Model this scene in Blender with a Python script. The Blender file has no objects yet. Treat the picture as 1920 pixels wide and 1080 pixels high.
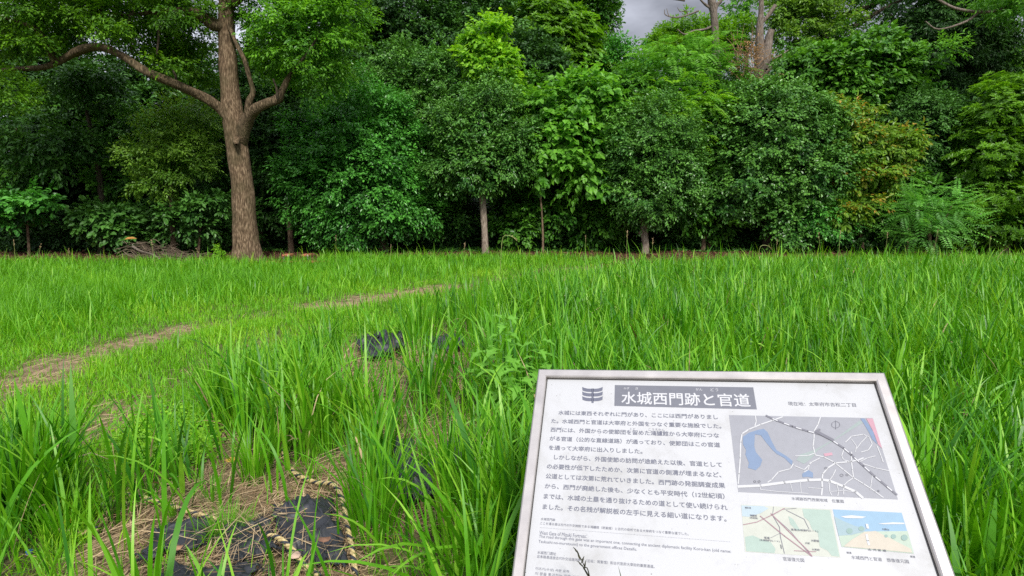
import bpy, math, random
import numpy as np
from mathutils import Vector, Matrix

sc = bpy.context.scene
COL = sc.collection
rng = np.random.default_rng(7)
random.seed(7)

# ------------------------------------------------------------------ camera
F, CAMH = 1067.0, 1.65
PITCH = math.atan((540 - 385) / F)
cam = bpy.data.cameras.new('camera')
cam.lens, cam.sensor_width = 36 * F / 1920, 36
cam.clip_start, cam.clip_end = 0.05, 2000
camo = bpy.data.objects.new('camera', cam)
COL.objects.link(camo)
camo.location = (0, 0, CAMH)
camo.rotation_euler = (math.pi / 2 - PITCH, 0, 0)
sc.camera = camo

# ------------------------------------------------------------------ world, sun, exposure
SUN_EL, SUN_AZ = math.radians(46), math.radians(166)     # azimuth from +Y clockwise: high, behind the camera
world = bpy.data.worlds.new('World')
sc.world = world
world.use_nodes = True
wn, wl = world.node_tree.nodes, world.node_tree.links
wn.clear()
w_out = wn.new('ShaderNodeOutputWorld')
w_bg = wn.new('ShaderNodeBackground')
w_bg.inputs['Strength'].default_value = 0.085
w_sky = wn.new('ShaderNodeTexSky')
w_sky.sky_type = 'NISHITA'
w_sky.sun_disc = False
w_sky.sun_elevation, w_sky.sun_rotation = SUN_EL, SUN_AZ
w_tc = wn.new('ShaderNodeTexCoord')
w_sep = wn.new('ShaderNodeSeparateXYZ')
wl.new(w_tc.outputs['Generated'], w_sep.inputs[0])
w_noise = wn.new('ShaderNodeTexNoise')
w_noise.inputs['Scale'].default_value = 7.0
w_noise.inputs['Detail'].default_value = 6.0
w_map = wn.new('ShaderNodeMapping')
w_map.inputs['Scale'].default_value = (1, 1, 2.6)
wl.new(w_tc.outputs['Generated'], w_map.inputs[0])
wl.new(w_map.outputs[0], w_noise.inputs['Vector'])
w_nr = wn.new('ShaderNodeMapRange')
w_nr.inputs[1].default_value, w_nr.inputs[2].default_value = 0.3, 0.7
w_nr.inputs[3].default_value, w_nr.inputs[4].default_value = 0.55, 1.4
wl.new(w_noise.outputs[0], w_nr.inputs[0])
# a bank of dark storm cloud low ahead, brighter cloud overhead
w_dot = wn.new('ShaderNodeVectorMath')
w_dot.operation = 'DOT_PRODUCT'
a_, e_ = math.radians(13), math.radians(15)
w_dot.inputs[1].default_value = (math.sin(a_) * math.cos(e_), math.cos(a_) * math.cos(e_), math.sin(e_))
wl.new(w_tc.outputs['Generated'], w_dot.inputs[0])
w_ramp = wn.new('ShaderNodeMapRange')
w_ramp.interpolation_type = 'SMOOTHSTEP'
w_ramp.inputs[1].default_value, w_ramp.inputs[2].default_value = math.cos(math.radians(42)), math.cos(math.radians(13))
w_ramp.inputs[3].default_value, w_ramp.inputs[4].default_value = 8.0, 4.6
wl.new(w_dot.outputs['Value'], w_ramp.inputs[0])
w_mul = wn.new('ShaderNodeMath')
w_mul.operation = 'MULTIPLY'
wl.new(w_ramp.outputs[0], w_mul.inputs[0])
w_cie = wn.new('ShaderNodeMapRange')          # overcast: the zenith is brighter than the horizon
w_cie.inputs[1].default_value, w_cie.inputs[2].default_value = 0.0, 1.0
w_cie.inputs[3].default_value, w_cie.inputs[4].default_value = 0.42, 1.35
wl.new(w_sep.outputs['Z'], w_cie.inputs[0])
w_mul2 = wn.new('ShaderNodeMath')
w_mul2.operation = 'MULTIPLY'
wl.new(w_nr.outputs[0], w_mul2.inputs[0])
wl.new(w_cie.outputs[0], w_mul2.inputs[1])
wl.new(w_mul2.outputs[0], w_mul.inputs[1])
w_col = wn.new('ShaderNodeVectorMath')
w_col.operation = 'SCALE'
w_col.inputs[0].default_value = (0.93, 0.96, 1.10)
wl.new(w_mul.outputs[0], w_col.inputs['Scale'])
w_mix = wn.new('ShaderNodeMix')
w_mix.data_type = 'RGBA'
w_mix.inputs['Factor'].default_value = 0.93
wl.new(w_sky.outputs[0], w_mix.inputs['A'])
wl.new(w_col.outputs[0], w_mix.inputs['B'])
wl.new(w_mix.outputs['Result'], w_bg.inputs['Color'])
wl.new(w_bg.outputs[0], w_out.inputs[0])

sl = bpy.data.lights.new('sun', 'SUN')
sl.energy, sl.angle, sl.color = 2.6, math.radians(10), (1.0, 0.96, 0.89)
so = bpy.data.objects.new('sun', sl)
COL.objects.link(so)
sd = Vector((math.sin(SUN_AZ) * math.cos(SUN_EL), math.cos(SUN_AZ) * math.cos(SUN_EL), math.sin(SUN_EL)))
so.rotation_euler = (-sd).to_track_quat('-Z', 'Y').to_euler()
so.location = (0, 0, 40)

sc.view_settings.view_transform = 'Standard'
sc.view_settings.look = 'None'
sc.view_settings.gamma = 1
sc.view_settings.exposure = 0.8
cy = sc.cycles
cy.max_bounces, cy.diffuse_bounces, cy.glossy_bounces, cy.transmission_bounces, cy.transparent_max_bounces = 5, 3, 2, 3, 4
cy.use_denoising = False
cy.denoiser = 'OPENIMAGEDENOISE'
cy.denoising_input_passes = 'RGB_ALBEDO_NORMAL'
cy.caustics_reflective = cy.caustics_refractive = False

# ------------------------------------------------------------------ pixel -> place
SP, CP = math.sin(PITCH), math.cos(PITCH)
def ray(px, py):
    a, b = (px - 960) / F, (540 - py) / F
    return np.array([a, CP + b * SP, -SP + b * CP])
def P(px, py, D):
    r = ray(px, py)
    return np.array([0, 0, CAMH]) + r * (D / r[1])
def G(px, py, z=0.0):
    r = ray(px, py)
    return np.array([0, 0, CAMH]) + r * ((z - CAMH) / r[2])
def proj(x, y, z=0.0):
    up = y * SP + (z - CAMH) * CP
    fw = y * CP - (z - CAMH) * SP
    return 960 + F * x / fw, 540 - F * up / fw
def M_PX(D):
    return D / F            # metres per pixel at depth D

def smooth(a, b, x):
    t = np.clip((x - a) / (b - a), 0, 1)
    return t * t * (3 - 2 * t)
def vnoise(x, y, s=1.0, seed=0.0):
    x, y = x * s, y * s
    return (np.sin(1.7 * x + 2.3 * y + seed) + np.sin(-2.9 * x + 1.3 * y + 2.1 * seed + 1) + np.sin(3.7 * x + 4.1 * y + seed * 3 + 4)
            + np.sin(5.3 * x - 4.7 * y + 7 * seed) * .6) / 3.6
def zg(x, y):
    """height of the ground: flat field, then the old earthwork bank behind the trees"""
    x, y = np.asarray(x, float), np.asarray(y, float)
    z = 4.6 * smooth(22.0, 34.0, y) * (1 - smooth(44, 70, y))
    return z + 0.03 * vnoise(x, y, .7) * smooth(3, 6, y)

# ------------------------------------------------------------------ mesh helpers
def mesh_from(name, verts, faces, tint=None, smooth_=False, uv=None):
    verts = np.asarray(verts, np.float32)
    faces = np.asarray(faces, np.int32)
    n, k = faces.shape
    me = bpy.data.meshes.new(name)
    me.vertices.add(len(verts))
    me.vertices.foreach_set('co', verts.ravel())
    me.loops.add(n * k)
    me.loops.foreach_set('vertex_index', faces.ravel())
    me.polygons.add(n)
    me.polygons.foreach_set('loop_start', np.arange(0, n * k, k, dtype=np.int32))
    me.polygons.foreach_set('use_smooth', np.full(n, smooth_, bool))
    if tint is not None:
        at = me.attributes.new('tint', 'FLOAT', 'POINT')
        at.data.foreach_set('value', np.asarray(tint, np.float32))
    me.update(calc_edges=True)
    return me
def link(name, me, mat, parent=None, origin=None):
    o = bpy.data.objects.new(name, me)
    COL.objects.link(o)
    for m in (mat if isinstance(mat, (list, tuple)) else [mat]):
        me.materials.append(m)
    if parent is not None:
        o.parent = parent
    elif origin is not None:
        o.location = origin
    return o
def thing(name, loc, label, cat, group=None):
    o = bpy.data.objects.new(name, None)
    COL.objects.link(o)
    o.location = [float(v) for v in loc]
    o.empty_display_size = .2
    o['label'], o['category'] = label, cat
    if group:
        o['group'] = group
    return o
def tag(o, label, cat, group=None):
    o['label'], o['category'] = label, cat
    if group:
        o['group'] = group
    return o
class Bag:
    """collects polygons, links them as one mesh"""
    def __init__(s):
        s.v, s.f = [], []
    def add(s, verts, faces):
        b = len(s.v)
        s.v += [tuple(map(float, q)) for q in verts]
        s.f += [tuple(b + i for i in fc) for fc in faces]
    def box(s, c, e, ax=None):
        ax = np.eye(3) if ax is None else ax
        vs = [np.asarray(c) + sx * e[0] / 2 * ax[0] + sy * e[1] / 2 * ax[1] + sz * e[2] / 2 * ax[2]
              for sx in (-1, 1) for sy in (-1, 1) for sz in (-1, 1)]
        s.add(vs, [(0, 1, 3, 2), (4, 6, 7, 5), (0, 4, 5, 1), (2, 3, 7, 6), (0, 2, 6, 4), (1, 5, 7, 3)])
    def link(s, name, mat, parent=None, base=(0, 0, 0), smooth_=False, bevel=0):
        me = bpy.data.meshes.new(name)
        base = np.asarray(base, float)
        me.from_pydata([tuple(np.asarray(q) - base) for q in s.v], [], s.f)
        if smooth_:
            me.polygons.foreach_set('use_smooth', [True] * len(me.polygons))
        me.update()
        o = link(name, me, mat, parent, None if parent else base)
        if bevel:
            m = o.modifiers.new('bevel', 'BEVEL')
            m.width, m.segments, m.limit_method = bevel, 2, 'ANGLE'
        return o
def catmull(pts, n):
    pts = np.asarray(pts, float)
    q = np.vstack([2 * pts[0] - pts[1], pts, 2 * pts[-1] - pts[-2]])
    out = []
    for i in range(len(pts) - 1):
        p0, p1, p2, p3 = q[i:i + 4]
        for t in np.arange(n) / n:
            out.append(.5 * ((2 * p1) + (p2 - p0) * t + (2 * p0 - 5 * p1 + 4 * p2 - p3) * t * t + (3 * p1 - p0 - 3 * p2 + p3) * t ** 3))
    out.append(pts[-1])
    return np.array(out)
def tube(pts, radii, sides=10, n=5, rough=0.0, seed=0, flare=None):
    """tapering tube through points; returns verts, quads"""
    c = catmull(np.column_stack([pts, radii]), n) if n > 1 else np.column_stack([pts, radii])
    p, r = c[:, :3], np.maximum(c[:, 3], .0008)
    t = np.gradient(p, axis=0)
    t /= np.linalg.norm(t, axis=1)[:, None] + 1e-9
    ref = np.array([0.31, 0.95, 0.05]) if abs(t[0][2]) > .7 else np.array([0, 0.15, 1.0])
    u = np.cross(t, ref)
    u /= np.linalg.norm(u, axis=1)[:, None] + 1e-9
    w = np.cross(t, u)
    a = np.linspace(0, 2 * math.pi, sides, endpoint=False)
    k = np.arange(len(p))[:, None]
    rr = r[:, None] * (1 + rough * (np.sin(a * 3 + k * .35 + seed) * .5 + np.sin(a * 5 - k * .6 + 2 * seed) * .3 + np.sin(a * 2 + k * .9 + seed) * .4))
    if flare is not None:
        rr = rr * (1 + flare[0] * np.exp(-k / flare[1]) * (.7 + .5 * np.cos(a * 5 + 1)))
    v = p[:, None] + rr[..., None] * (np.cos(a)[None, :, None] * u[:, None] + np.sin(a)[None, :, None] * w[:, None])
    m = len(p)
    i = np.arange(m - 1)[:, None] * sides
    j = np.arange(sides)[None]
    jn = (j + 1) % sides
    f = np.stack([i + j, i + jn, i + sides + jn, i + sides + j], -1).reshape(-1, 4)
    v = np.vstack([v.reshape(-1, 3), p[0], p[-1]])
    nb = m * sides
    caps = [[nb, int(y), int(x), int(x)] for x, y in zip(j[0], jn[0])]
    return v, f
def tubes_mesh(name, lst, base=(0, 0, 0), sm=True):
    vs, fs, b = [], [], 0
    for v, f in lst:
        vs.append(v)
        fs.append(f + b)
        b += len(v)
    return mesh_from(name, np.vstack(vs) - np.asarray(base), np.vstack(fs), smooth_=sm)

# ------------------------------------------------------------------ materials
def nodes_of(name):
    m = bpy.data.materials.new(name)
    m.use_nodes = True
    nt = m.node_tree
    return m, nt, nt.nodes['Principled BSDF'], nt.nodes['Material Output']
def setc(s, v):
    s.default_value = (*v, 1) if len(v) == 3 else v
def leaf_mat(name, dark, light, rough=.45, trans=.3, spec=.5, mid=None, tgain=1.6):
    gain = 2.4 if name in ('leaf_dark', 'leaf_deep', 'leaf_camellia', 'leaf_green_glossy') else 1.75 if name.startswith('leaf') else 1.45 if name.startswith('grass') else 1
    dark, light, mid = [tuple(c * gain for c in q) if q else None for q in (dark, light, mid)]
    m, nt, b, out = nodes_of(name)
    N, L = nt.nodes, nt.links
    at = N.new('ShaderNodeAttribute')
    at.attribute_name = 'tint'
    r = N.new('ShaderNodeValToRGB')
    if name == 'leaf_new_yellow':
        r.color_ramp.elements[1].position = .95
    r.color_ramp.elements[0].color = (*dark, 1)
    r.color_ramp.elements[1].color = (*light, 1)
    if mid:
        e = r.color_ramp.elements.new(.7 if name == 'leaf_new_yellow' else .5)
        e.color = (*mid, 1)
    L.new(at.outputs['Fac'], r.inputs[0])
    L.new(r.outputs[0], b.inputs['Base Color'])
    b.inputs['Roughness'].default_value = rough
    b.inputs['Specular IOR Level'].default_value = spec
    if trans:
        t = N.new('ShaderNodeBsdfTranslucent')
        g = N.new('ShaderNodeMix')
        g.data_type, g.blend_type = 'RGBA', 'MULTIPLY'
        g.inputs['Factor'].default_value = 1
        L.new(r.outputs[0], g.inputs['A'])
        setc(g.inputs['B'], (tgain * 1.15, tgain * 1.1, tgain * .5))
        L.new(g.outputs['Result'], t.inputs[0])
        mx = N.new('ShaderNodeMixShader')
        mx.inputs[0].default_value = trans
        L.new(b.outputs[0], mx.inputs[1])
        L.new(t.outputs[0], mx.inputs[2])
        L.new(mx.outputs[0], out.inputs[0])
    return m
def noise_mat(name, c1, c2, scale=5, rough=.8, bump=.0, stretch=(1, 1, 1), detail=6, metal=0, spec=.5, lo=.35, hi=.65, bdist=.02, bscale=None):
    m, nt, b, out = nodes_of(name)
    N, L = nt.nodes, nt.links
    tc = N.new('ShaderNodeTexCoord')
    mp = N.new('ShaderNodeMapping')
    mp.inputs['Scale'].default_value = stretch
    L.new(tc.outputs['Object'], mp.inputs[0])
    n = N.new('ShaderNodeTexNoise')
    n.inputs['Scale'].default_value, n.inputs['Detail'].default_value = scale, detail
    n.inputs['Roughness'].default_value = .65
    L.new(mp.outputs[0], n.inputs['Vector'])
    r = N.new('ShaderNodeValToRGB')
    r.color_ramp.elements[0].position, r.color_ramp.elements[1].position = lo, hi
    r.color_ramp.elements[0].color, r.color_ramp.elements[1].color = (*c1, 1), (*c2, 1)
    L.new(n.outputs[0], r.inputs[0])
    L.new(r.outputs[0], b.inputs['Base Color'])
    b.inputs['Roughness'].default_value, b.inputs['Metallic'].default_value = rough, metal
    b.inputs['Specular IOR Level'].default_value = spec
    if bump:
        bn = n
        if bscale:
            bn = N.new('ShaderNodeTexNoise')
            bn.inputs['Scale'].default_value, bn.inputs['Detail'].default_value = bscale, 6
            L.new(mp.outputs[0], bn.inputs['Vector'])
        bp = N.new('ShaderNodeBump')
        bp.inputs['Strength'].default_value, bp.inputs['Distance'].default_value = bump, bdist
        L.new(bn.outputs[0], bp.inputs['Height'])
        L.new(bp.outputs[0], b.inputs['Normal'])
    return m
def plain(name, c, rough=.6, metal=0, spec=.5):
    return noise_mat(name, tuple(x * .92 for x in c), c, 40, rough, metal=metal, spec=spec)

def bark_mat(name, dark, mid, light, moss=(.05, .055, .02)):
    m, nt, b, out = nodes_of(name)
    N, L = nt.nodes, nt.links
    tc = N.new('ShaderNodeTexCoord')
    mp = N.new('ShaderNodeMapping')
    mp.inputs['Scale'].default_value = (38, 38, 7)
    L.new(tc.outputs['Object'], mp.inputs[0])
    n1 = N.new('ShaderNodeTexNoise')
    n1.inputs['Scale'].default_value, n1.inputs['Detail'].default_value = 1, 5
    L.new(mp.outputs[0], n1.inputs['Vector'])
    v = N.new('ShaderNodeTexVoronoi')
    v.inputs['Scale'].default_value = 1.3
    L.new(mp.outputs[0], v.inputs['Vector'])
    r = N.new('ShaderNodeValToRGB')
    r.color_ramp.elements[0].position, r.color_ramp.elements[1].position = .3, .72
    r.color_ramp.elements[0].color, r.color_ramp.elements[1].color = (*dark, 1), (*light, 1)
    e = r.color_ramp.elements.new(.5)
    e.color = (*mid, 1)
    L.new(n1.outputs[0], r.inputs[0])
    n2 = N.new('ShaderNodeTexNoise')
    n2.inputs['Scale'].default_value, n2.inputs['Detail'].default_value = 1.6, 4
    L.new(tc.outputs['Object'], n2.inputs['Vector'])
    mr = N.new('ShaderNodeMapRange')
    mr.inputs[1].default_value, mr.inputs[2].default_value, mr.inputs[4].default_value = .48, .7, .75
    L.new(n2.outputs[0], mr.inputs[0])
    mx = N.new('ShaderNodeMix')
    mx.data_type = 'RGBA'
    L.new(mr.outputs[0], mx.inputs['Factor'])
    L.new(r.outputs[0], mx.inputs['A'])
    setc(mx.inputs['B'], moss)
    L.new(mx.outputs['Result'], b.inputs['Base Color'])
    b.inputs['Roughness'].default_value = .9
    b.inputs['Specular IOR Level'].default_value = .2
    ad = N.new('ShaderNodeMath')
    ad.operation = 'ADD'
    L.new(v.outputs['Distance'], ad.inputs[0])
    L.new(n1.outputs[0], ad.inputs[1])
    bp = N.new('ShaderNodeBump')
    bp.inputs['Strength'].default_value, bp.inputs['Distance'].default_value = .7, .015
    L.new(ad.outputs[0], bp.inputs['Height'])
    L.new(bp.outputs[0], b.inputs['Normal'])
    return m

MB_CAMPHOR = bark_mat('bark_camphor', (.035, .023, .014), (.125, .083, .049), (.33, .24, .155), (.065, .055, .025))
MB_PALE = bark_mat('bark_pale', (.10, .08, .06), (.25, .20, .155), (.42, .36, .29), (.16, .13, .1))
MB_LIMB = bark_mat('bark_mossy', (.028, .020, .012), (.085, .06, .034), (.24, .175, .11), (.05, .048, .02))
MB_BROWN = bark_mat('bark_brown', (.06, .04, .026), (.16, .11, .07), (.3, .22, .15))
MB_DARK = bark_mat('bark_dark', (.025, .02, .014), (.06, .046, .032), (.11, .085, .06))
MB_GREY = bark_mat('bark_grey', (.06, .048, .038), (.16, .13, .105), (.30, .255, .215), (.10, .082, .06))
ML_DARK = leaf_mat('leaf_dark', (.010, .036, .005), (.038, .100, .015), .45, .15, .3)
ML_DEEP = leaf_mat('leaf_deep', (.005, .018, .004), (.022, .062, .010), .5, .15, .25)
ML_CAMELLIA = leaf_mat('leaf_camellia', (.012, .046, .007), (.058, .138, .020), .34, .14, .3)
ML_CAMGREEN = leaf_mat('leaf_green_glossy', (.012, .055, .007), (.05, .17, .020), .36, .18, .35)
ML_CAMPHOR = leaf_mat('leaf_camphor', (.024, .075, .004), (.10, .22, .010), .42, .35, .3)
ML_CAMLIGHT = leaf_mat('leaf_camphor_bright', (.026, .095, .006), (.11, .26, .014), .42, .36, .3)
ML_OLIVE = leaf_mat('leaf_olive', (.04, .10, .008), (.13, .23, .028), .42, .3, .3)
ML_LIGHT = leaf_mat('leaf_light', (.030, .105, .008), (.11, .26, .026), .45, .35, .3)
ML_YELLOWG = leaf_mat('leaf_yellow_green', (.045, .14, .006), (.17, .32, .018), .45, .38, .3)
ML_NEW = leaf_mat('leaf_new_yellow', (.045, .11, .010), (.27, .155, .030), .4, .3, .3, mid=(.11, .19, .018))
ML_BLUE = leaf_mat('leaf_blue_green', (.040, .125, .018), (.13, .31, .060), .45, .3, .3)
ML_MID = leaf_mat('leaf_mid', (.018, .07, .006), (.070, .18, .016), .42, .25, .3)
ML_RUST = leaf_mat('leaf_rust', (.10, .055, .022), (.30, .17, .07), .7, .2)
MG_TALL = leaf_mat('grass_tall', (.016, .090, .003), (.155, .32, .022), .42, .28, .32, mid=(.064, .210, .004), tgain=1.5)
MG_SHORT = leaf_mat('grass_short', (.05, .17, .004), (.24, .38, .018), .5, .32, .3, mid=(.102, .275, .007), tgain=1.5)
MG_STRAW = leaf_mat('straw', (.15, .09, .045), (.52, .39, .23), .7, .1, .3)
ML_LITTER = leaf_mat('litter', (.05, .022, .012), (.2, .10, .06), .8, 0, .2)

# ------------------------------------------------------------------ ground
def ground_material():
    m, nt, b, out = nodes_of('ground')
    N, L = nt.nodes, nt.links
    tc = N.new('ShaderNodeTexCoord')
    at = N.new('ShaderNodeAttribute')
    at.attribute_name = 'tint'
    n = N.new('ShaderNodeTexNoise')
    n.inputs['Scale'].default_value, n.inputs['Detail'].default_value, n.inputs['Roughness'].default_value = 9, 10, .75
    L.new(tc.outputs['Object'], n.inputs['Vector'])
    r1 = N.new('ShaderNodeValToRGB')          # soil under grass
    r1.color_ramp.elements[0].color, r1.color_ramp.elements[1].color = (.045, .045, .018, 1), (.14, .12, .06, 1)
    r1.color_ramp.elements[0].position, r1.color_ramp.elements[1].position = .35, .65
    r2 = N.new('ShaderNodeValToRGB')          # bare trodden dirt
    r2.color_ramp.elements[0].color, r2.color_ramp.elements[1].color = (.12, .08, .047, 1), (.38, .275, .18, 1)
    r2.color_ramp.elements[0].position, r2.color_ramp.elements[1].position = .35, .68
    L.new(n.outputs[0], r1.inputs[0])
    L.new(n.outputs[0], r2.inputs[0])
    mx = N.new('ShaderNodeMix')
    mx.data_type = 'RGBA'
    L.new(at.outputs['Fac'], mx.inputs['Factor'])
    L.new(r1.outputs[0], mx.inputs['A'])
    L.new(r2.outputs[0], mx.inputs['B'])
    sep = N.new('ShaderNodeSeparateXYZ')
    L.new(tc.outputs['Object'], sep.inputs[0])
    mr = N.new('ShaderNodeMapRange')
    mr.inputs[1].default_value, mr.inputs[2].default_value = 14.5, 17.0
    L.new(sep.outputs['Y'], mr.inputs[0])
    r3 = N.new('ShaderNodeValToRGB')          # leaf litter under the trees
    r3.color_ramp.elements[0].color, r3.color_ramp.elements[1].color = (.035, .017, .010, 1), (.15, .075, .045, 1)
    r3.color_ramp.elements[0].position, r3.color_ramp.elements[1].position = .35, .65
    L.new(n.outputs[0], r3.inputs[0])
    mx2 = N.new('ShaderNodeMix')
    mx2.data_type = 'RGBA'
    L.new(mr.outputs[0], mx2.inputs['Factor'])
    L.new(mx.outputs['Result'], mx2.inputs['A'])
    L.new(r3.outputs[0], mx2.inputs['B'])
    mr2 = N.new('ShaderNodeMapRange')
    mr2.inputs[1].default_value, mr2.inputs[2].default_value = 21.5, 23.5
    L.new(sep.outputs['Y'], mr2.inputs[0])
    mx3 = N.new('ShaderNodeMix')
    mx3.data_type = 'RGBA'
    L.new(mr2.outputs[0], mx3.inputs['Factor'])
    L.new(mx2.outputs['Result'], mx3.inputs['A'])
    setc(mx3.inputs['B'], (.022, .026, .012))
    L.new(mx3.outputs['Result'], b.inputs['Base Color'])
    b.inputs['Roughness'].default_value = .95
    b.inputs['Specular IOR Level'].default_value = .15
    bp = N.new('ShaderNodeBump')
    bp.inputs['Strength'].default_value, bp.inputs['Distance'].default_value = .8, .03
    L.new(n.outputs[0], bp.inputs['Height'])
    L.new(bp.outputs[0], b.inputs['Normal'])
    return m

PATHS = [([(-200, 830), (-80, 775), (0, 738), (60, 710), (160, 670), (250, 641), (330, 622)], .9, .48),
         ([(330, 622), (480, 592), (620, 574)], .12, .22),
         ([(620, 574), (740, 556), (845, 540)], 1.0, .62),
         ([(845, 540), (1000, 514)], .3, .3), ([(1030, 509), (1130, 502), (1200, 496)], .9, .5),
         ([(40, 900), (130, 830), (200, 795), (255, 760)], .8, .24), ([(255, 760), (380, 690), (500, 640)], .25, .18)]
PATHS = [(np.array([G(*q)[:2] for q in pts]), s, w) for pts, s, w in PATHS]
def path_field(x, y):
    """1 on bare trodden dirt, 0 in grass; and distance to the path"""
    best = np.zeros(len(x))
    dist = np.full(len(x), 99.0)
    for pts, s, w in PATHS:
        for a, b in zip(pts[:-1], pts[1:]):
            d = b - a
            t = np.clip(((x - a[0]) * d[0] + (y - a[1]) * d[1]) / (d @ d), 0, 1)
            q = np.hypot(x - a[0] - t * d[0], y - a[1] - t * d[1])
            dist = np.minimum(dist, q)
            wv = w * (.95 + .8 * vnoise(x, y, 2.3, 3) + .35 * vnoise(x, y, 7, 1))
            wv = np.maximum(wv, .02)
            best = np.maximum(best, s * (1 - smooth(wv * .35, wv * 1.3, q)))
    return best, dist
def straw_field(px, py):
    """1 where mown straw and torn cloth lie instead of grass (pixels of the ground point)"""
    e = np.zeros(len(px))
    wob = 1 + .22 * np.sin(px / 37.) + .15 * np.sin(py / 23. + px / 61.)
    for cx, cy, rx, ry, s in ((530, 975, 165, 105, 1), (360, 995, 170, 90, 1), (330, 920, 90, 45, .7), (470, 900, 120, 60, .95), (735, 668, 105, 38, .95),
                              (800, 850, 90, 60, .75), (770, 950, 62, 70, .8), (712, 750, 78, 78, .85), (850, 680, 60, 70, .6), (420, 1100, 320, 90, .9)):
        q = np.hypot((px - cx) / rx, (py - cy) / ry) * wob
        e = np.maximum(e, s * (1 - smooth(.75, 1.1, q)))
    return e

gx = np.unique(np.concatenate([np.linspace(-600, -40, 15), np.linspace(-40, -10, 40), np.linspace(-10, 10, 200), np.linspace(10, 40, 40), np.linspace(40, 600, 15)]))
gy = np.unique(np.concatenate([np.linspace(-300, -4, 12), np.linspace(-4, 14, 180), np.linspace(14, 70, 90), np.linspace(70, 900, 16)]))
X, Y = np.meshgrid(gx, gy)
xf, yf = X.ravel(), Y.ravel()
pf, _ = path_field(xf, yf)
ppx, ppy = proj(xf, np.maximum(yf, .8))
pf = np.maximum(pf, np.where(yf > 1.2, straw_field(ppx, ppy) * .7, 0))
i = (np.arange(len(gy) - 1)[:, None] * len(gx) + np.arange(len(gx) - 1)[None]).ravel()
gm = mesh_from('ground', np.column_stack([xf, yf, zg(xf, yf)]), np.column_stack([i, i + 1, i + 1 + len(gx), i + len(gx)]), tint=pf, smooth_=True)
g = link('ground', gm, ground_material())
g['kind'] = 'structure'

# ------------------------------------------------------------------ leaves
T_DIA = (np.array([[0, 0, 0], [.42, .5, .10], [1, 0, -.06], [.42, -.5, .10]]), np.array([[0, 2, 1], [0, 3, 2]]))
T_OVAL = (np.array([[0, 0, 0], [.28, .46, .08], [.68, .42, .03], [1, 0, -.12], [.68, -.42, .03], [.28, -.46, .08]]), np.array([[0, 3, 2, 1], [0, 5, 4, 3]]))
T_HEART = (np.array([[0, 0, 0], [-.1, .28, .05], [.22, .54, .07], [.66, .34, 0], [1.05, 0, -.2], [.66, -.34, 0], [.22, -.54, .07], [-.1, -.28, .05]]),
           np.array([[0, 3, 2, 1], [0, 4, 3, 3], [0, 7, 6, 5], [0, 5, 4, 4]]))
T_HEART = (T_HEART[0], np.array([[0, 2, 1], [0, 3, 2], [0, 4, 3], [0, 7, 6], [0, 6, 5], [0, 5, 4]]))
def unit(a):
    return a / (np.linalg.norm(a, axis=-1, keepdims=True) + 1e-9)
def leaves(C, T, Nn, L, W, tint, tpl):
    tv, tf = tpl
    T = unit(T)
    B = unit(np.cross(Nn, T))
    Nn = np.cross(T, B)
    v = (C[:, None] + (L[:, None] * tv[None, :, 0])[..., None] * T[:, None] + (W[:, None] * tv[None, :, 1])[..., None] * B[:, None]
         + (L[:, None] * tv[None, :, 2])[..., None] * Nn[:, None])
    k = len(tv)
    f = (np.arange(len(C))[:, None, None] * k + tf[None]).reshape(-1, tf.shape[1])
    return v.reshape(-1, 3), f, np.repeat(tint, k)
def rdirs(n, r=None):
    r = r or rng
    d = r.normal(size=(n, 3))
    return unit(d)
UP = np.array([0, 0, 1.0])
def crown_points(lobes, per_m2, clump=.55, back=.5, inner=.2, ragged=.42):
    """twig anchors, outward directions and a tint per clump, spread through the lobes' volume in clumps"""
    Cs, Os, Ts = [], [], []
    for (c, rad) in lobes:
        rad = np.asarray(rad)
        a = (rad[0] * rad[2] + rad[1] * rad[2] + rad[0] * rad[1]) / 3
        area = 4 * math.pi * a
        ncl = max(4, int(area / (clump * clump) * 1.0))
        d = rdirs(ncl)
        d = d[(d[:, 1] < .25) | (rng.random(ncl) < back)]
        rr = 1.1 - (ragged + .1) * rng.random(len(d)) ** 1.2 + (rng.random(len(d)) < .12) * .38 * rng.random(len(d)) + .07 * np.sin(d[:, 0] * 5 + c[0]) + .08 * np.sin(d[:, 2] * 6 + c[0] * 2)
        cc = c + d * rad * rr[:, None]
        nt = max(2, int(per_m2 * area / ncl))
        k = len(d)
        dd = rdirs(k * nt)
        dd[:, 2] = np.where(rng.random(k * nt) < .72, np.abs(dd[:, 2]), dd[:, 2])
        off = dd * (.55 + .5 * rng.random(k * nt))[:, None] * clump * np.array([.66, .66, .46]) * np.repeat(.6 + .7 * rng.random(k), nt)[:, None]
        Cs.append(np.repeat(cc, nt, 0) + off)
        Os.append(unit(np.repeat(d, nt, 0) + off / clump * .9))
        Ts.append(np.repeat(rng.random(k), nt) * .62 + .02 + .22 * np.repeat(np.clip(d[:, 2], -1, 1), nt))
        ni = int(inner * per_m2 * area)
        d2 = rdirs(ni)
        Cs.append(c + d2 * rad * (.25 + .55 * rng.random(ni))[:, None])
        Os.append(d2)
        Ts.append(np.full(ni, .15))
    return np.vstack(Cs), np.vstack(Os), np.concatenate(Ts)
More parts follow.
